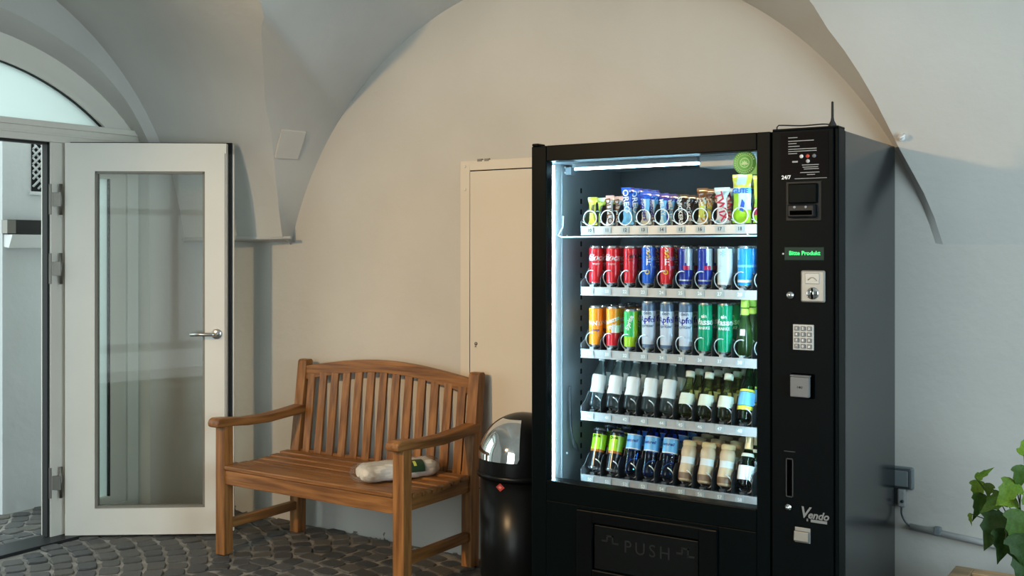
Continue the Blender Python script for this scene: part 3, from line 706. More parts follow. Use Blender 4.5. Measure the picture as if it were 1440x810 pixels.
# lower door around the delivery flap
FX0, FX1, FZ0, FZ1 = .198, .741, .17, .508
part('lower_panel', (GX0, .0005, .06), (FX0, .066, .52), M_BLACK, .002); part('lower_panel', (FX1, .0005, .06), (GX1, .066, .52), M_BLACK, .002)
part('lower_panel', (FX0, .0005, FZ1), (FX1, .066, .52), M_BLACK, .001); part('lower_panel', (FX0, .0005, .06), (FX1, .066, FZ0), M_BLACK, .002)
b = MB()
n = 6
ro = [(FX0, FZ0), (FX1, FZ0)]+[(FX1-.03+.03*math.cos(a), FZ1-.03+.03*math.sin(a)) for a in [math.pi/2*k/n for k in range(n+1)]]+[(FX0, FZ1)]
M_FLAP = mat('flap_frame', (.002, .003, .0035), rough=.35, spec=.08)
for q in (((FX0, -.010, FZ0), (.262, .03, FZ1)), ((.676, -.010, FZ0), (FX1, .03, FZ1)), ((.262, -.010, .466), (.676, .03, FZ1)), ((.262, -.012, FZ0), (.676, .03, .300))): b.box(*q)
b.build('flap_surround', M_FLAP, vm, bevel=.004)
fl = part('delivery_flap', (.268, -.002, .302), (.671, .02, .460), mat('flap_plate', (.0035, .005, .0055), rough=.42, spec=.10), .003)
M_EMB = mat('embossed', (.014, .017, .018), rough=.4, spec=.2)
text_flat('push_lettering', 'PUSH', .062, fl, (.478, -.002, .398), M_EMB, spacing=1.35)
for x0 in (.300, .590):
    b = MB()
    for q in (((x0, .405), (x0+.022, .411)), ((x0+.018, .411), (x0+.024, .428)), ((x0+.018, .424), (x0+.046, .430)), ((x0+.040, .402), (x0+.046, .430)), ((x0+.040, .400), (x0+.066, .406))): b.box((q[0][0], -.0032, q[0][1]), (q[1][0], -.0018, q[1][1]))
    b.build('push_arrow', M_EMB, fl)
part('flap_cavity', (.2, .03, .10), (.74, .06, .505), M_SEAM)
# lights
part('led_strip', (.040, .080, GZ0-.02), (.049, .086, GZ1-.01), M_LED); part('led_strip', (GX1+.005, .068, GZ0), (GX1+.013, .074, GZ1-.02), M_LED)
MB().tube([(.10, .15, 1.752), (.61, .15, 1.752)], .0042, seg=10).build('led_tube', M_LEDT, vm)
part('tube_housing', (.10, .13, 1.757), (.61, .20, IZ1), M_LIN, .002); part('tube_housing', (.625, .11, 1.735), (.86, .24, IZ1), M_LINL, .003)
MB().box((.034, .19, 1.735), (.060, .215, 1.765)).build('tube_bracket', M_LIN, vm)
for y, z in ((.185, 1.745), (.185, 1.765), (.22, 1.745), (.22, 1.765), (.20, 1.50), (.20, .66)): MB().lathe([(0, .0385), (.004, .0385), (.004, .033)], 8, axis='x', c=(0, y, z)).build('rivet', M_WIRE, vm)
MB().tube(smooth_path([(.05, .20, .92), (.05, .205, .78), (.055, .22, .70), (.066, .235, .665)], 12), [.004]*9+[.007, .012, .003], seg=8).build('lever_arm', M_DIV, vm)
# ---- trays
TZ = [1.521, 1.291, 1.053, .815, .574]
TY = .19                                     # front of the trays
COLX = [.144+.075*k for k in range(10)]
PITCH = [.072, .072, .072, .081, .081]; CR = [.0285, .033, .033, .0338, .0338]
CSTYLE = (0, 1, 1, 2, 2); CY = (.0, .006, .006, .014, .014); CZ = (.0172, .0125, .0125, .0125, .0125)
WIRE = .0022
def coil_mesh(R, pitch, style, n=5):
    """spiral whose wire dips under the middle of every product and rises between two; style 0 closes a full ring
    at the front, 1 starts as a left-hand arc, 2 as a right-hand arc. Returns the mesh and the first dip's depth"""
    P = []; d = math.radians(20); bot = 1.5*math.pi
    if style == 0:
        for k in range(19): P.append((-2.5+k*d, -.002+.002*k/18))
        a = -2.5+2*math.pi; first = .020
        for k in range(1, 4): P.append((a+(bot-a)*k/3, first*k/3))
        P += [(bot+k*d, first+pitch*k/18) for k in range(1, (n-1)*18+10)]
    else:
        sg = 1 if style == 1 else -1; a = 1.25 if style == 1 else 1.1; end = bot if style == 1 else -math.pi/2
        first = pitch*abs(end-a)/(2*math.pi); tot = abs(end-a)+(n-1)*2*math.pi+math.pi
        P = [(a+sg*tot*k/(n*18), pitch*tot*k/(n*18)/(2*math.pi)) for k in range(n*18+1)]
    V = [(R*math.cos(a), y, R+R*math.sin(a)) for a, y in P]
    if style == 0: V = [(V[0][0]-.010, -.002, V[0][2]+.004)]+V
    return MB().tube(V, WIRE, seg=6).mesh('coil', M_WIRE, fix=False), first
CM, YC = [], []
for i in range(5):
    m_, f_ = coil_mesh(CR[i], PITCH[i], CSTYLE[i]); CM.append(m_); YC.append(CY[i]+f_)
RUNZ = .0225                                  # top of the runner the upright goods stand on
def divider(hf, hb): return MB().prism([(.012, 0), (.012, hf*.55), (.02, hf*.78), (.035, hf), (.06, hf), (.07, hb), (.43, hb), (.43, 0)], 'x', -.0012, .0012).mesh('divider', M_DIV, fix=False)
DM = [divider(.085, .092), divider(.060, .10), divider(.060, .105), divider(.075, .10), divider(.08, .105)]
TAB = MB().box((-.009, .010, .009), (.009, YC[1]-.007, RUNZ)).mesh('stop_tab', mat('tab_grey', (.42, .46, .48), rough=.3, metal=.3), bevel=.002)
RUN = {}
for i in range(1, 5):                         # notched where the wire passes underneath
    b = MB()
    if i > 2: b.box((-.009, .014, .009), (.009, YC[i]-.007, RUNZ))
    for j in range(5): b.box((-.009, YC[i]+PITCH[i]*j+.007, .009), (.009, min(.432, YC[i]+PITCH[i]*(j+1)-.007), RUNZ))
    RUN[i] = b.mesh('product_runner', M_TRAY)
M_TAG = mat('price_tag', (.40, .47, .49), rough=.4)
for i, z in enumerate(TZ):
    tr = thing('tray'); tr.parent = vm; tr.location = (.105, TY, z)
    MB().box((0, .006, .004), (.76, .44, .010)).build('tray_floor', M_TRAY, tr)
    MB().box((0, .0, -.017), (.76, .008, .013)).box((0, -.003, .011), (.76, .008, .0145)).box((0, -.004, -.018), (.76, .006, -.0145)).build('price_rail', M_RAIL, tr)
    for x in (-.001, .759): MB().prism([(0, -.01), (.0, .035), (.03, .05), (.06, .085), (.44, .085), (.44, -.01)], 'x', x-.001, x+.001).build('tray_side', M_LIN, tr)
    for k, cx in enumerate(COLX):
        obj('coil', CM[i], tr, (cx-.105, CY[i], CZ[i]))
        if k: obj('divider', DM[i], tr, (cx-.105-.0375, 0, .010))
        if i in (1, 2): obj('stop_tab', TAB, tr, (cx-.105, 0, 0))
        if i: obj('product_runner', RUN[i], tr, (cx-.105, 0, 0))
        part('number_tag', (cx-.105-.016, -.0042, -.011), (cx-.105+.016, -.0028, .009), M_TAG, parent=tr)
        text_flat('slot_number', '%d' % (10*(i+1)+k), .017, tr, (cx-.105, -.0042, -.001), M_PRINT if i else M_INK, bold=.0006)
    if i == 0:
        MB().tube([(-.062, -.03, .055), (-.064, -.03, .012), (-.066, -.06, -.020), (-.05, -.062, -.026), (.76, -.062, -.026)], .0032, seg=8).build('guard_rod', M_WIRE, tr)
        MB().tube([(.69, -.066, -.012), (.692, -.068, -.022), (.70, -.068, -.026), (.79, -.068, -.026)], .0028, seg=8).build('rod_hook', M_WIRE, tr)
# ---- control column fittings (front face at y = -.003)
FY = -.003
ic = part('info_card', (.957, FY-.0012, 1.672), (1.113, FY+.001, 1.822), mat('card_black', (.002, .002, .003), rough=.5, spec=.06))
b = MB(); cr_ = random.Random(2)
def line(x0, x1, z, h=.0022): b.box((x0, FY-.0017, z-h/2), (x1, FY-.0011, z+h/2))
for x0, x1, z in ((.983, 1.013, 1.807), (.983, 1.066, 1.796), (.983, 1.010, 1.788), (.983, 1.020, 1.779), (.983, 1.075, 1.770), (.983, 1.075, 1.763), (.983, 1.012, 1.756),
                  (1.028, 1.082, 1.718), (1.030, 1.080, 1.711), (1.034, 1.082, 1.705), (1.022, 1.084, 1.694), (1.044, 1.070, 1.687)): line(x0, x1, z)
line(1.004, 1.108, 1.675, .0016); b.build('fine_print', M_GPRINT, ic)
text_flat('card_lettering', '24/7', .017, ic, (.976, FY-.0012, 1.680), M_PRINT, bold=.0005)
for x, z, c in ((1.026, 1.746, (.7, .7, .7)), (1.046, 1.746, (.55, .06, .03)), (1.067, 1.746, (.18, .18, .2)), (1.047, 1.730, (.5, .5, .5))):
    MB().lathe([(0, -.0018), (.0062, -.0018), (.0062, -.0010)], 14, axis='y', c=(x, FY, z)).build('payment_logo', flat('logo_%.2f_%.2f' % (x, z), c), ic)
MB().box((.996, FY-.0017, 1.727), (1.014, FY-.0011, 1.732)).build('payment_logo', M_GPRINT, ic)
ba = thing('note_reader'); ba.parent = vm; ba.location = (1.033, FY, 1.605)
MB().box((-.058, -.002, -.066), (.058, .002, .062)).build('surround', mat('reader_surround', (.005, .006, .006), rough=.4, spec=.2), ba, bevel=.002)
MB().box((-.048, -.012, -.010), (.046, .0, .054)).build('upper_cover', M_BLACK, ba, bevel=.004)
MB().box((-.049, -.020, -.056), (.042, .0, -.012)).build('mouth', mat('mouth_black', (.006, .007, .008), rough=.4, spec=.25), ba, bevel=.006)
MB().box((-.040, -.0215, -.048), (.034, -.015, -.032)).build('note_slot', M_SEAM, ba, bevel=.004)
for x in (-.024, .012): MB().lathe([(0, -.0215), (.004, -.021), (.005, -.018)], 10, axis='y', c=(x, 0, -.022)).build('indicator', flat('indicator_grey', (.3, .31, .32)), ba)
dp = part('display', (.970, FY-.003, 1.413), (1.099, FY+.001, 1.456), mat('display_dark', (.012, .022, .017), rough=.4, spec=.15, emit=(.02, .12, .06), estr=.10), .002)
text_flat('display_text', 'Bitte Produkt', .0185, dp, (1.0365, FY-.003, 1.436), mat('display_green', (.02, .3, .08), emit=(.03, 1.0, .22), estr=1.2), bold=.0007)
MB().lathe([(0, -.002), (.003, -.002), (.003, 0)], 8, axis='y', c=(.966, FY, 1.434)).build('status_dot', M_WHITE, vm)
cu = thing('coin_unit'); cu.parent = vm; cu.location = (1.065, FY, 1.331)
M_CU = mat('satin_zinc', (.34, .34, .32), rough=.42, metal=.5)
MB().box((-.039, -.010, -.051), (.039, .001, .051)).build('plate', M_CU, cu, bevel=.007)
MB().box((-.024, -.0125, .008), (.022, -.009, .042)).build('coin_guide', mat('zinc_light', (.42, .42, .39), rough=.4, metal=.4), cu, bevel=.002)
MB().tube(smooth_path([(-.014, -.0135, .020), (-.004, -.0135, .028), (.006, -.0135, .026), (.014, -.0135, .018)], 8), .0015, seg=6).build('coin_mark', M_CU, cu)
MB().lathe([(0, -.017), (.017, -.016), (.020, -.012), (.020, -.008)], 24, axis='y', c=(.0, 0, -.022)).build('coin_dial', M_CHROME, cu)
MB().box((-.0022, -.0185, -.040), (.0022, -.012, -.005)).build('coin_slot', M_SEAM, cu)
MB().lathe([(0, -.011), (.008, -.010), (.010, -.006), (.0115, -.006), (.0115, 0)], 20, axis='y', c=(.990, FY, 1.301)).build('return_button', M_STEEL, vm)
kp = thing('keypad'); kp.parent = vm; kp.location = (1.0325, FY, 1.1675)
MB().box((-.034, -.004, -.041), (.034, .001, .041)).build('plate', mat('keypad_plate', (.46, .46, .44), rough=.38, metal=.3), kp, bevel=.002)
KM = MB().box((-.0075, -.009, -.0072), (.0075, -.003, .0072)).mesh('key', mat('key_grey', (.20, .21, .21), rough=.4, metal=.3), bevel=.002)
for r in range(4):
    for c in range(3):
        ko = obj('key', KM, kp, ((c-1)*.0205, 0, (1.5-r)*.0190))
        text_flat('key_digit', ('123', '456', '789', '*0#')[r][c], .010, ko, (0, -.0091, 0), M_PRINT, bold=.0003)
cr2 = thing('card_reader'); cr2.parent = vm; cr2.location = (1.0285, FY, 1.0135)
MB().box((-.036, -.006, -.040), (.040, .001, .038)).build('bezel', M_SEAM, cr2, bevel=.003)
MB().box((-.033, -.022, -.036), (.028, -.004, .028)).build('pad', mat('reader_grey', (.15, .155, .16), rough=.4), cr2, bevel=.003)
MB().box((-.033, -.020, .029), (.030, -.004, .034)).build('lip', mat('reader_lip', (.11, .115, .12), rough=.4), cr2)
b = MB(); b.lathe([(0, -.0228), (.0035, -.0228), (.0035, -.0215)], 10, axis='y', c=(-.001, 0, -.004))
for s_ in (-1, 1): b.tube([(-.001+s_*(.006+.001*0), -.0225, -.008), (-.001+s_*.0078, -.0225, -.004), (-.001+s_*.006, -.0225, .0)], .0008, seg=5)
b.build('contactless_mark', M_INK, cr2)
b = MB()
for q in (((.975, FY-.002, .651), (.978, FY, .776)), ((.996, FY-.002, .651), (.999, FY, .776)), ((.975, FY-.002, .773), (.999, FY, .776)), ((.975, FY-.002, .651), (.999, FY, .654)), ((.969, FY-.002, .797), (1.005, FY, .799))): b.box(*q)
b.build('handle_recess', mat('recess_edge', (.035, .038, .04), rough=.3), vm); part('door_handle', (.980, FY-.004, .657), (.994, FY, .770), M_SEAM, .002)
MB().lathe([(0, -.012), (.005, -.012), (.0055, -.006), (.0105, -.005), (.0115, 0)], 18, axis='y', c=(.983, FY, .618)).build('door_lock', M_CHROME, vm)
M_LOGO = mat('logo_grey', (.24, .25, .25), rough=.35, metal=.3)
text_flat('maker_logo', 'V', .050, vm, (1.034, FY, .607), M_LOGO, shear=.25, bold=.001)
text_flat('maker_logo', 'endo', .033, vm, (1.079, FY, .602), M_LOGO, shear=.3, bold=.0012)
text_flat('maker_logo', 'E', .011, vm, (1.045, FY, .585), M_LOGO, bold=.0006); part('maker_bar', (1.056, FY-.001, .580), (1.108, FY, .589), M_LOGO)
rc = thing('coin_return'); rc.parent = vm; rc.location = (1.030, FY, .535)
MB().box((-.025, -.003, -.024), (.025, .001, .024)).build('plate', M_CU, rc, bevel=.001)
MB().prism([(-.003, .014), (-.010, .012), (-.014, -.018), (-.003, -.022)], 'x', -.026, .022).build('flap', mat('return_flap', (.22, .22, .20), rough=.45, metal=.5), rc, bevel=.002)
# antenna with its lead on top
an = thing('antenna'); an.parent = vm; an.location = (1.118, .02, MH+.004)
MB().lathe([(0, 0), (.014, 0), (.014, .004), (.006, .02), (.0042, .03), (.0036, .080), (.0, .082)], 14).build('rod', M_RUB, an)
MB().tube(smooth_path([(0, 0, .006), (-.03, .005, .012), (-.10, .01, .012), (-.165, .0, .016), (-.178, -.004, .014), (-.180, -.004, .002)], 24), .0022, seg=6).build('lead', M_RUB, an)
# round green sticker inside the glass
st = thing('window_sticker'); st.parent = vm; st.location = (.823, .0295, 1.737)
M_G1 = flat('sticker_green', (.20, .58, .13), .5); M_G2 = flat('sticker_pale', (.55, .80, .42), .5)
MB().lathe([(0, -.0012), (.040, -.0012), (.040, .0)], 40, axis='y').build('disc', M_G1, st)
MB().box((.0, -.0010, -.040), (.06, .0, -.004)).build('tail', M_G1, st)
b = MB()
for r0, r1 in ((.0255, .0268), (.0145, .0165)): b.lathe([(r0, -.0016), (r1, -.0016)], 32, cap=False, axis='y')
for k in range(5):
    a = math.radians(90+(k-2)*38); c, s_ = math.cos(a), math.sin(a)
    b.add([(0, -.0017, -.006), (c*.008-s_*.003, -.0017, -.006+s_*.008+c*.003), (c*.014, -.0017, -.006+s_*.014), (c*.008+s_*.003, -.0017, -.006+s_*.008-c*.003)], [(0, 1, 2, 3)])
b.box((-.0008, -.0019, -.012), (.0008, -.0015, .0))
for k in range(26):
    a = math.radians(20+k*320/26); b.add([((.033+dr)*math.cos(a+da), -.0017, (.033+dr)*math.sin(a+da)) for dr, da in ((-.0028, -.035), (-.0028, .035), (.0028, .035), (.0028, -.035))], [(0, 1, 2, 3)])
b.build('plant_emblem', M_G2, st, fix=False)
# ================================================================== THE GOODS
M_ALU = mat('aluminium', (.72, .74, .76), rough=.25, metal=.9)
def can(name, h, r, mats, fn, prints=(), rings=14):
    """slim drinks can: printed wall, bare aluminium shoulders, lid with tab. fn(angle from front, 0..1 height) -> material slot"""
    o = thing(name)
    zs = [.010+(h-.024)*k/rings for k in range(rings+1)]
    prof = [(r*.80, 0), (r*.82, .001), (r, .009)]+[(r, z) for z in zs]+[(r*.965, h-.008), (r*.84, h-.002), (r*.84, h)]
    def mf(a, z, i):
        if i < 2 or i >= len(prof)-3: return len(mats)
        d = (a+math.pi/2+math.pi) % (2*math.pi)-math.pi
        return fn(d, (z-.01)/(h-.024))
    MB().lathe(prof, 28, matfn=mf).build('wall', list(mats)+[M_ALU], o)
    MB().lathe([(r*.84, h), (r*.80, h+.001), (r*.78, h-.003), (0, h-.003)], 24, cap=False).build('lid', M_ALU, o)
    MB().box((-.004, -.012, h-.003), (.004, .006, h-.0012)).build('tab', M_ALU, o, bevel=.001)
    for (s_, size, z, m, kw) in prints: text_round('lettering', s_, size, o, r, z, m, **kw)
    return o
def bottle(name, prof, glass, cap_prof, cap_m, labels=(), seg=24, solid=None):
    o = thing(name)
    MB().lathe(prof, seg).build('glass' if solid is None else 'body', glass, o)
    if cap_prof: MB().lathe(cap_prof, 18).build('cap', cap_m, o)
    def R(z):
        for (r0, z0), (r1, z1) in zip(prof, prof[1:]):
            if z0 <= z <= z1 and z1 > z0: return r0+(r1-r0)*(z-z0)/(z1-z0)
        return prof[-1][0]
    for nm, z0, z1, m, arc in labels:
        P = [(R(z0+(z1-z0)*k/6)+.0006, z0+(z1-z0)*k/6) for k in range(7)]
        MB().lathe(P, 24, cap=False, a0=-math.pi/2-arc, a1=-math.pi/2+arc).build(nm, m, o)
    return o
def wrapper(name, w, h, d, mats, fn, fin=.016, lean=0.0):
    """pillow pack standing upright with crimped ends"""
    o = thing(name); NX, NZ = 8, 18; rows_f, rows_b = [], []
    B = MB()
    def sec(side):
        rows = []
        for k in range(NZ+1):
            z = h*k/NZ; e = min(1, max(0, (z-fin*.5)/(h*.16)), max(0, (h-fin-z)/(h*.16))); e = math.sin(e*math.pi/2)
            rows.append([((-.5+q/NX)*w*(1-(.34 if w < .06 else .10)*e), side*(.0012+d/2*e*(math.cos((q/NX-.5)*math.pi)**.6 if 0 < q < NX else 0))+.0022*math.sin(q*2.1+k*.9)*e, z) for q in range(NX+1)])
        return rows
    for side in (-1, 1):
        rows = sec(side); n = NX+1; v = [p for r in rows for p in r]; of = len(B.v); B.v += v
        for i in range(NZ):
            for q in range(NX):
                B.f.append([of+i*n+q, of+i*n+q+1, of+(i+1)*n+q+1, of+(i+1)*n+q]); B.m.append(fn((q+.5)/NX-.5, (i+.5)/NZ)); B.sm.append(True)
    B.build('foil', mats, o)
    return o
def wtext(o, s_, size, x, z, yd, m, rot=0.0, **k): return text_flat('lettering', s_, size, o, (x, -yd, z), m, rot=rot, **k)
c_ = lambda n, c, r=.17, **k: flat('ink_'+n, c, r, **k)
RED = c_('red', (.62, .012, .02)); WHT = c_('white', (.80, .80, .80)); YEL = c_('yellow', (.85, .62, .03)); BLU = c_('blue', (.01, .10, .55)); NAVY = c_('navy', (.012, .03, .30)); SIL = c_('silver', (.52, .58, .62), .3, metal=.4)
SKY = c_('sky', (.02, .30, .72)); ICE = c_('ice', (.62, .78, .80)); ORG = c_('orange', (.90, .30, .01)); GRN = c_('green', (.05, .50, .12)); TEAL = c_('teal', (.0, .30, .14)); GREY = c_('pale_grey', (.55, .60, .68)); SLATE = c_('slate', (.10, .16, .26)); LIME = c_('lime', (.36, .62, .02)); BLK = c_('black', (.010, .011, .012)); OLIVE = c_('olive', (.40, .38, .03)); LEM = c_('lemon', (.70, .70, .08)); BRN = c_('brown', (.20, .07, .02)); CREAM = c_('cream', (.70, .62, .48)); PINK = c_('pink', (.72, .45, .40)); DBRN = c_('dark_brown', (.035, .016, .012)); PUR = c_('purple', (.06, .04, .28)); LBL = c_('light_blue', (.20, .55, .85)); MAG = c_('crimson', (.55, .02, .08))
G_CLR = pane('bottle_clear', (.86, .94, .94), refl=1.3, milk=.32, milk_col=(.8, .95, .95)); G_YEL = pane('bottle_yellowish', (.80, .86, .45), refl=1.2, milk=.12, milk_col=(.8, .9, .4)); G_GRN = pane('bottle_green', (.10, .50, .13), refl=1.3); G_DGR = pane('bottle_dark_green', (.03, .28, .05), refl=1.3); G_BLU = pane('bottle_blue', (.12, .42, .88), refl=1.3); G_LGN = pane('bottle_light_green', (.52, .85, .42), refl=1.2, milk=.35, milk_col=(.5, .85, .35))
G_BLK = c_('bottle_black', (.012, .014, .012), .12)
LAB = c_('label_white', (.74, .74, .72), .5); LABC = c_('label_cream', (.70, .72, .58), .5); LABB = c_('label_blue', (.14, .45, .78), .4); CAPW = c_('cap_cream', (.72, .74, .60), .4); CAPS = mat('cap_silver', (.62, .68, .70), rough=.3, metal=.6); CAPB = c_('cap_blue', (.03, .22, .75), .35); GOLD = mat('foil_gold', (.68, .50, .26), rough=.3, metal=.45); LATTE = c_('latte', (.62, .47, .30), .3); CAPG = c_('cap_lime', (.50, .72, .10), .4)
goods = []
def put(proto, slot, n, desc, cat, lean=0.0, r=.027, turn=0.0, group=None):
    """copies of one product queue up in its coil, the first at the glass"""
    i, k = slot//10-1, slot % 10
    words = ('front row', 'second row', 'third row', 'fourth row', 'fifth row')
    place = ('first', 'second', 'third', 'fourth', 'fifth', 'sixth', 'seventh', 'eighth', 'ninth', 'tenth')[k]
    for j in range(n):
        o = proto if (j == 0 and not proto.get('used')) else copy_tree(proto)
        if j == 0 and not proto.get('used'): proto['used'] = 1
        o.location = (VX+COLX[k], VY+TY+YC[i]+PITCH[i]*j-(.011 if lean else 0), TZ[i]+(RUNZ if i else CZ[0]+WIRE-.0003)+math.sin(lean)*(r-.0005))
        o.rotation_mode = 'ZXY' if False else 'XYZ'
        o.rotation_euler = (-lean, 0, 0) if not turn else (-lean, 0, turn+.12*math.sin(j*3.1+k))
        tag(o, '%s, %s, %s column from light strip' % (desc, words[j], place), cat, group or 'goods on tray %d of the vending machine' % (i+1)); goods.append(o)
# ---- tray 1: snacks
H_ = lambda z, *t: next((i for i, q in enumerate(t) if z < q), len(t))
p = wrapper('chocolate_bar', .040, .108, .018, [OLIVE, LEM, c_('olive_dark', (.12, .12, .02))], lambda x, z: 0 if z > .82 or (.5 < z < .7 and x < 0) else (2 if .42 < z < .74 and abs(x) < .4 else 1)); put(p, 10, 4, 'yellow banana coloured snack bar wrapper', 'snack')
p = wrapper('chocolate_bar', .036, .112, .018, [WHT, PINK, c_('grey_warm', (.5, .48, .46))], lambda x, z: 1 if z > .84 else (2 if abs(x) > .35 else 0)); wtext(p, 'DUPLO', .030, .002, .052, .0135, BRN, rot=math.radians(-82), bold=.0008); put(p, 11, 4, 'white and pink snack bar wrapper with dark letters', 'snack')
p = wrapper('cookie_pack', .052, .140, .024, [BLU, LBL, WHT, NAVY], lambda x, z: 3 if z > .86 and x > .2 else (0 if z > .62 else (1 if z < .42 or abs(x) < .25 else 0))); wtext(p, 'OREO', .032, .0, .088, .0145, WHT, rot=math.radians(-84), bold=.0008)
for (dx, dz) in ((.012, .125), (-.014, .118), (.003, .108)): MB().lathe([(0, -.0035), (.0035, -.0035), (.0035, 0)], 10, axis='y', c=(dx, -.004, dz)).build('dot', WHT, p)
put(p, 12, 4, 'tall blue cookie packet with pale dots', 'snack')
p = wrapper('wafer_bar', .046, .122, .020, [BLU, WHT, CREAM, LBL], lambda x, z: 0 if z > .80 else (1 if z > .4 and x < .1 else (2 if z < .38 and x < .22 else (3 if z > .38 else 1)))); wtext(p, 'Knoppers', .024, -.003, .062, .0145, NAVY, rot=math.radians(-80), bold=.0006); put(p, 13, 4, 'blue topped wafer bar wrapper with beige foot', 'snack')
p = wrapper('chocolate_bar', .040, .112, .020, [PUR, LBL, ICE], lambda x, z: 0 if z > .80 or x > .32 else (2 if z < .3 and x < 0 else 1)); wtext(p, 'MILKY', .022, -.002, .062, .0145, WHT, rot=math.radians(-82), bold=.0006); put(p, 14, 4, 'purple topped light blue snack bar wrapper', 'snack')
p = wrapper('chocolate_bar', .038, .108, .018, [DBRN, BLK, WHT], lambda x, z: 0 if x > -.2 else 1); wtext(p, 'SNICKERS', .0225, -.006, .050, .0138, WHT, rot=math.radians(-86), bold=.0009); put(p, 15, 4, 'dark brown snack bar wrapper with white letters', 'snack')
p = wrapper('chocolate_bar', .042, .128, .022, [BRN, LEM, CREAM, c_('amber', (.62, .34, .04))], lambda x, z: 0 if z > .72 and int(z*18+x*6) % 3 else (1 if .18 < z < .5 and abs(x) < .33 else (2 if (int(z*11+x*4) % 2 == 0) else (3 if z < .6 else 0)))); put(p, 16, 4, 'brown and yellow snack bar wrapper', 'snack')
p = wrapper('chocolate_bar', .058, .128, .022, [ICE, WHT, PINK], lambda x, z: 0 if z > .74 or z < .12 else (1 if abs(x) < .36 else 2)); wtext(p, 'TWIX', .040, .002, .060, .0145, MAG, rot=math.radians(-76), bold=.0016); put(p, 17, 4, 'pale wrapper with big crimson letters', 'snack')
p = wrapper('gummy_bag', .072, .172, .030, [LEM, ICE, LIME, LBL, GRN], lambda x, z: 1 if z > .8 and abs(x) < .28 else (3 if .6 < z < .7 else (1 if .3 < z < .6 and x > -.1 else (2 if z < .62 else 0)))); wtext(p, 'GUTE', .023, .0, .112, .019, BLU, bold=.0016)
b = MB(); b.add([(-.004, -.0185, .045), (.006, -.0185, .085), (.016, -.0185, .070), (.010, -.0185, .040)], [(0, 1, 2, 3)]); b.build('print_figure', BLU, p); put(p, 18, 3, 'large lime and blue sweets bag with blue letters', 'snack')
p = wrapper('gummy_bag', .070, .165, .030, [LEM, YEL, MAG, LIME], lambda x, z: 2 if .15 < z < .32 and x < .1 else (0 if z > .5 else (1 if x > 0 else 3))); put(p, 19, 3, 'yellow sweets bag with red patch', 'snack')
# ---- tray 2: slim cans
one = lambda d, z: 0
cok = dict(shear=.35, bold=.0012)
def cola(nm, ink, extra=None):
    return can(nm, .148, .0265, [RED], one, (('Coca', .034, .103, ink, dict(cok, a0=-math.pi/2+.25)), ('Cola', .034, .103, ink, dict(cok, a0=-math.pi/2-1.35)), ('original', .010, .080, ink, dict(a0=-math.pi/2+.3))))
put(cola('drinks_can', WHT), 20, 5, 'red cola can with white script', 'can', turn=.25)
put(cola('drinks_can', WHT), 21, 5, 'red cola can with white script', 'can', turn=-.15)
put(can('drinks_can', .148, .0265, [RED], one, (('Zero', .024, .110, BLK, dict(shear=.35, bold=.001, a0=-math.pi/2+.5)), ('zucker', .010, .094, BLK, dict(a0=-math.pi/2+.5)))), 22, 5, 'red cola can with black script', 'can')
def eis(ink, nm): return can('drinks_can', .150, .0265, [ink], one, (('S', .030, .136, WHT, dict(bold=.002, a0=-math.pi/2+.35)), ('S', .036, .114, YEL, dict(bold=.003, a0=-math.pi/2+.35)), ('E', .036, .087, WHT, dict(bold=.003, a0=-math.pi/2+.35)), ('O', .024, .050, YEL, dict(bold=.005, a0=-math.pi/2+.2)), ('500', .02, .10, LBL, dict(a0=-math.pi/2+1.4)), ('ml', .02, .07, LBL, dict(a0=-math.pi/2+1.4))))
put(eis(BLU, 0), 23, 5, 'blue iced tea can with yellow and white letters', 'can')
put(eis(RED, 1), 24, 5, 'red iced tea can with yellow and white letters', 'can')
def energy(d, z):
    if z < .07 or .12 < z < .16: return 0
    if z < .44: return 0 if z < .07 or z > .16 or False else 0
    return 0
def en(d, z):
    d -= .35
    if .08 < z < .13: return 1
    if z < .42: return 0
    if z < .53: return 2 if abs(d) < .45 else (1 if d > 0 else 0)
    return 0 if d < -.1 - .5*(z-.8) else (1 if d < 1.2 else 0)
for sl_ in (25, 26): put(can('energy_can', .145, .0265, [NAVY, SIL, MAG], en, rings=24), sl_, 5, 'blue and silver energy drink can with red band', 'can', turn=0 if sl_ == 25 else .3)
put(can('energy_can', .145, .0265, [ICE, WHT], lambda d, z: 1 if d > .7 or z < .06 else 0, (('*', .05, .110, LBL, dict(a0=-math.pi/2+.1)), ('free', .014, .075, GREY, {}))), 27, 5, 'pale ice white energy drink can', 'can')
put(can('energy_can', .147, .0264, [SKY, LBL, WHT], lambda d, z: 1 if .48 < z < .60 or (z > .72 and d < -.5) else (2 if .10 < z < .13 else 0)), 28, 5, 'bright blue drinks can with paler band', 'can')
put(can('energy_can', .147, .0264, [SKY, ICE], lambda d, z: 1 if d < -.5 else 0), 29, 5, 'bright blue drinks can with icy side', 'can')
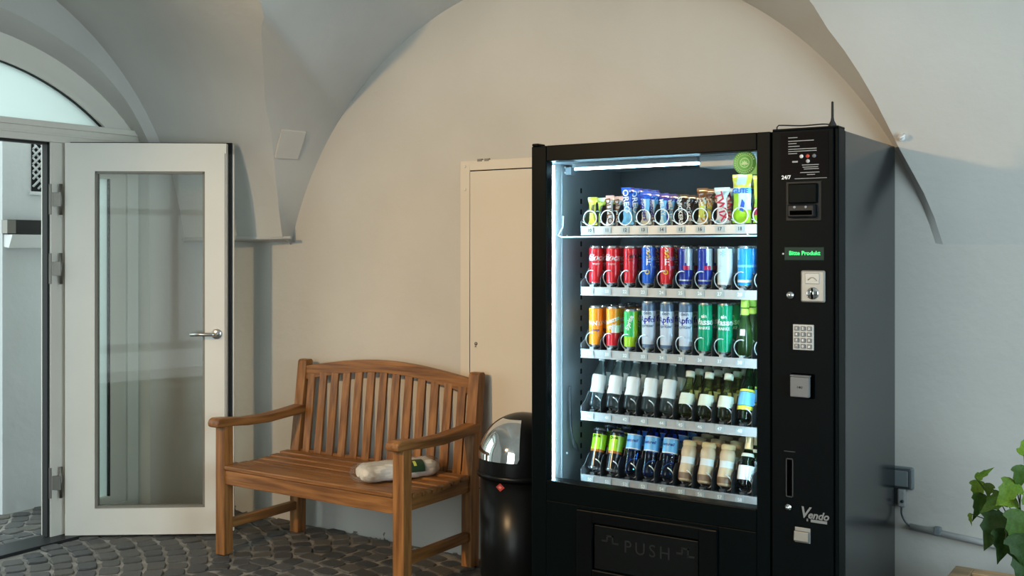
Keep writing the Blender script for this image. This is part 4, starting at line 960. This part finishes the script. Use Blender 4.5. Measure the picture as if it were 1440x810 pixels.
# ---- tray 3: taller cans
put(can('drinks_can', .156, .0264, [ORG, WHT], lambda d, z: 0, (('FANTA', .024, .090, WHT, dict(bold=.0018, a0=-math.pi/2+.40)), ('orange', .012, .065, NAVY, dict(bold=.0005, a0=-math.pi/2+.40)))), 30, 5, 'orange lemonade can with white letters', 'can')
put(can('drinks_can', .156, .0264, [ORG, RED, WHT], lambda d, z: 1 if z < .38 else (0 if z > .55 or d < .3 else 2), (('mezzo', .024, .105, WHT, dict(bold=.002, a0=-math.pi/2+.35, rot=.35)), ('mix', .026, .082, WHT, dict(bold=.002, a0=-math.pi/2+.3, rot=.35)))), 31, 5, 'orange over red mixed cola can with white letters', 'can')
put(can('drinks_can', .148, .0265, [GRN, LIME], lambda d, z: 1 if z < .3 or d > .8 else 0, (('Sprite', .024, .098, WHT, dict(bold=.001, rot=1.2, a0=-math.pi/2+.2)),)), 32, 5, 'bright green lemonade can', 'can')
for sl_ in (33, 34, 35): put(can('tall_can', .181, .0264, [GREY, SLATE], lambda d, z: 1 if z > .86 or z < .10 else 0, (('dein', .018, .137, SLATE, dict(bold=.0006, a0=-math.pi/2+.2)), ('Apfel', .031, .113, NAVY, dict(bold=.0010, a0=-math.pi/2+.2)), ('spritzer', .016, .090, SLATE, dict(bold=.0005, a0=-math.pi/2+.2)))), sl_, 5, 'pale grey apple spritzer can with dark letters', 'can')
for sl_ in (36, 37): put(can('tall_can', .181, .0264, [TEAL, c_('teal_light', (.01, .42, .22))], lambda d, z: 1 if .33 < z < .37 else 0, (('ein', .018, .133, WHT, dict(bold=.0006, a0=-math.pi/2+.2)), ('Wasser', .031, .112, WHT, dict(bold=.0015, a0=-math.pi/2+.2)), ('MARKE', .014, .090, WHT, dict(bold=.0006, a0=-math.pi/2+.2)))), sl_, 5, 'green water can with white letters', 'can')
PB = [(.0, 0), (.0215, 0), (.0245, .004), (.0268, .022), (.0268, .07), (.022, .105), (.0145, .135), (.012, .165), (.0125, .175)]
pb = lambda: bottle('water_bottle', PB, G_LGN, [(.0, .168), (.0142, .168), (.0142, .196), (.013, .199), (.0, .199)], CAPG, (('neck_label', .142, .164, CAPG, math.pi*.999), ('label_emblem', .070, .092, LAB, .35)))
for sl_ in (38, 39): put(pb(), sl_, 4, 'light green glass water bottle with lime neck', 'bottle')
# ---- tray 4: bottles leaning back
L4 = math.radians(18)
CB = [(.0, 0), (.025, 0), (.0285, .005), (.0300, .025), (.0295, .045), (.0255, .072), (.0255, .085), (.0275, .105), (.025, .130), (.015, .158), (.0118, .172), (.0118, .198)]
cb_ = bottle('lemonade_bottle', CB, G_CLR, [(0, .192), (.0150, .192), (.0155, .197), (.0140, .207), (.009, .211), (0, .212)], CAPS, (('label', .052, .122, LAB, math.pi*.62), ('neck_band', .178, .184, LAB, math.pi*.999)))
for sl_ in range(40, 45): put(cb_, sl_, 4, 'clear glass bottle with white label and silver cap', 'bottle', lean=L4, r=.025)
SB = [(.0, 0), (.025, 0), (.028, .005), (.029, .03), (.0275, .06), (.024, .085), (.0165, .110), (.0135, .125), (.0135, .146)]
sb_ = bottle('juice_bottle', SB, G_YEL, [(0, .140), (.0165, .140), (.0165, .160), (.015, .162), (0, .162)], CAPW, (('label', .036, .078, LABC, math.pi*.6),))
for sl_ in (45, 46, 47): put(sb_, sl_, 5, 'small bottle of yellow drink with cream cap', 'bottle', lean=L4, r=.025)
GB = [(.0, 0), (.025, 0), (.028, .005), (.029, .04), (.0275, .09), (.024, .125), (.0145, .160), (.0125, .185), (.0125, .196)]
gb = bottle('soda_bottle', GB, G_GRN, [(0, .190), (.0155, .190), (.0155, .206), (0, .207)], LEM, (('label', .050, .098, LABB, math.pi*.55), ('label_band', .034, .048, LEM, math.pi*.55), ('label_band', .100, .108, LEM, math.pi*.55)))
for sl_ in (48, 49): put(gb, sl_, 4, 'green soda bottle with blue and yellow label', 'bottle', lean=L4, r=.025)
# ---- tray 5
L5 = math.radians(18)
KB = can('dark_can', .158, .0275, [BLK, LIME, c_('rust', (.45, .12, .02))], lambda d, z: 1 if .50 < z < .90 and abs(d) < 2.2 else (2 if .42 < z < .50 and abs(d) < 1.5 else 0), (('Drink', .014, .126, BLK, dict(bold=.0005)),))
for sl_ in (50, 51): put(KB, sl_, 4, 'black drinks can with lime green label', 'can', lean=L5, r=.022)
WB = [(.0, .004), (.022, 0), (.027, .006), (.0285, .02), (.0265, .05), (.0275, .07), (.0285, .085), (.0285, .146), (.026, .160), (.017, .178), (.013, .186), (.013, .194)]
wb2 = bottle('water_bottle', WB, G_BLU, [(0, .188), (.0160, .188), (.0160, .205), (0, .206)], CAPB, (('label', .096, .145, LABB, math.pi*.999), ('label_edge', .092, .096, LAB, math.pi*.999), ('label_edge', .145, .148, LAB, math.pi*.999)))
text_round('lettering', 'naturell', .016, wb2, .0295, .124, NAVY, shear=.3, bold=.0004)
for sl_ in (52, 53, 54): put(wb2, sl_, 4, 'blue plastic water bottle with blue cap', 'bottle', lean=L5, r=.022)
LB_ = [(.0, .004), (.021, 0), (.026, .006), (.0285, .03), (.0265, .055), (.0245, .068), (.0245, .085), (.028, .098), (.0275, .115), (.023, .128), (.021, .132)]
lb2 = bottle('coffee_bottle', LB_, LATTE, [(0, .128), (.0245, .128), (.0255, .131), (.0255, .145), (.022, .148), (0, .148)], c_('cap_gold', (.66, .52, .28), .4), (('label', .064, .088, LAB, math.pi*.999), ('label_lower', .008, .030, c_('coffee', (.20, .12, .07), .35), math.pi*.999)), solid=1)
for sl_ in (55, 56, 57): put(lb2, sl_, 5, 'small beige milk coffee bottle with gold cap', 'bottle', lean=L5, r=.022)
FB = [(.0, 0), (.024, 0), (.0275, .005), (.0285, .04), (.0275, .085), (.023, .115), (.0145, .140), (.0125, .160), (.0125, .185)]
fb2 = bottle('sparkling_wine_bottle', FB, G_DGR, [(.0142, .136), (.0152, .140), (.0140, .172), (.0158, .176), (.0158, .194), (.010, .197), (0, .197)], GOLD, (('label', .030, .080, LAB, math.pi*.6), ('neck_label', .112, .124, LABC, math.pi*.999)))
for sl_ in (58, 59): put(fb2, sl_, 4, 'green sparkling wine bottle with gold foil neck', 'bottle', lean=L5, r=.024)
for o in goods:
    if 'used' in o: del o['used']
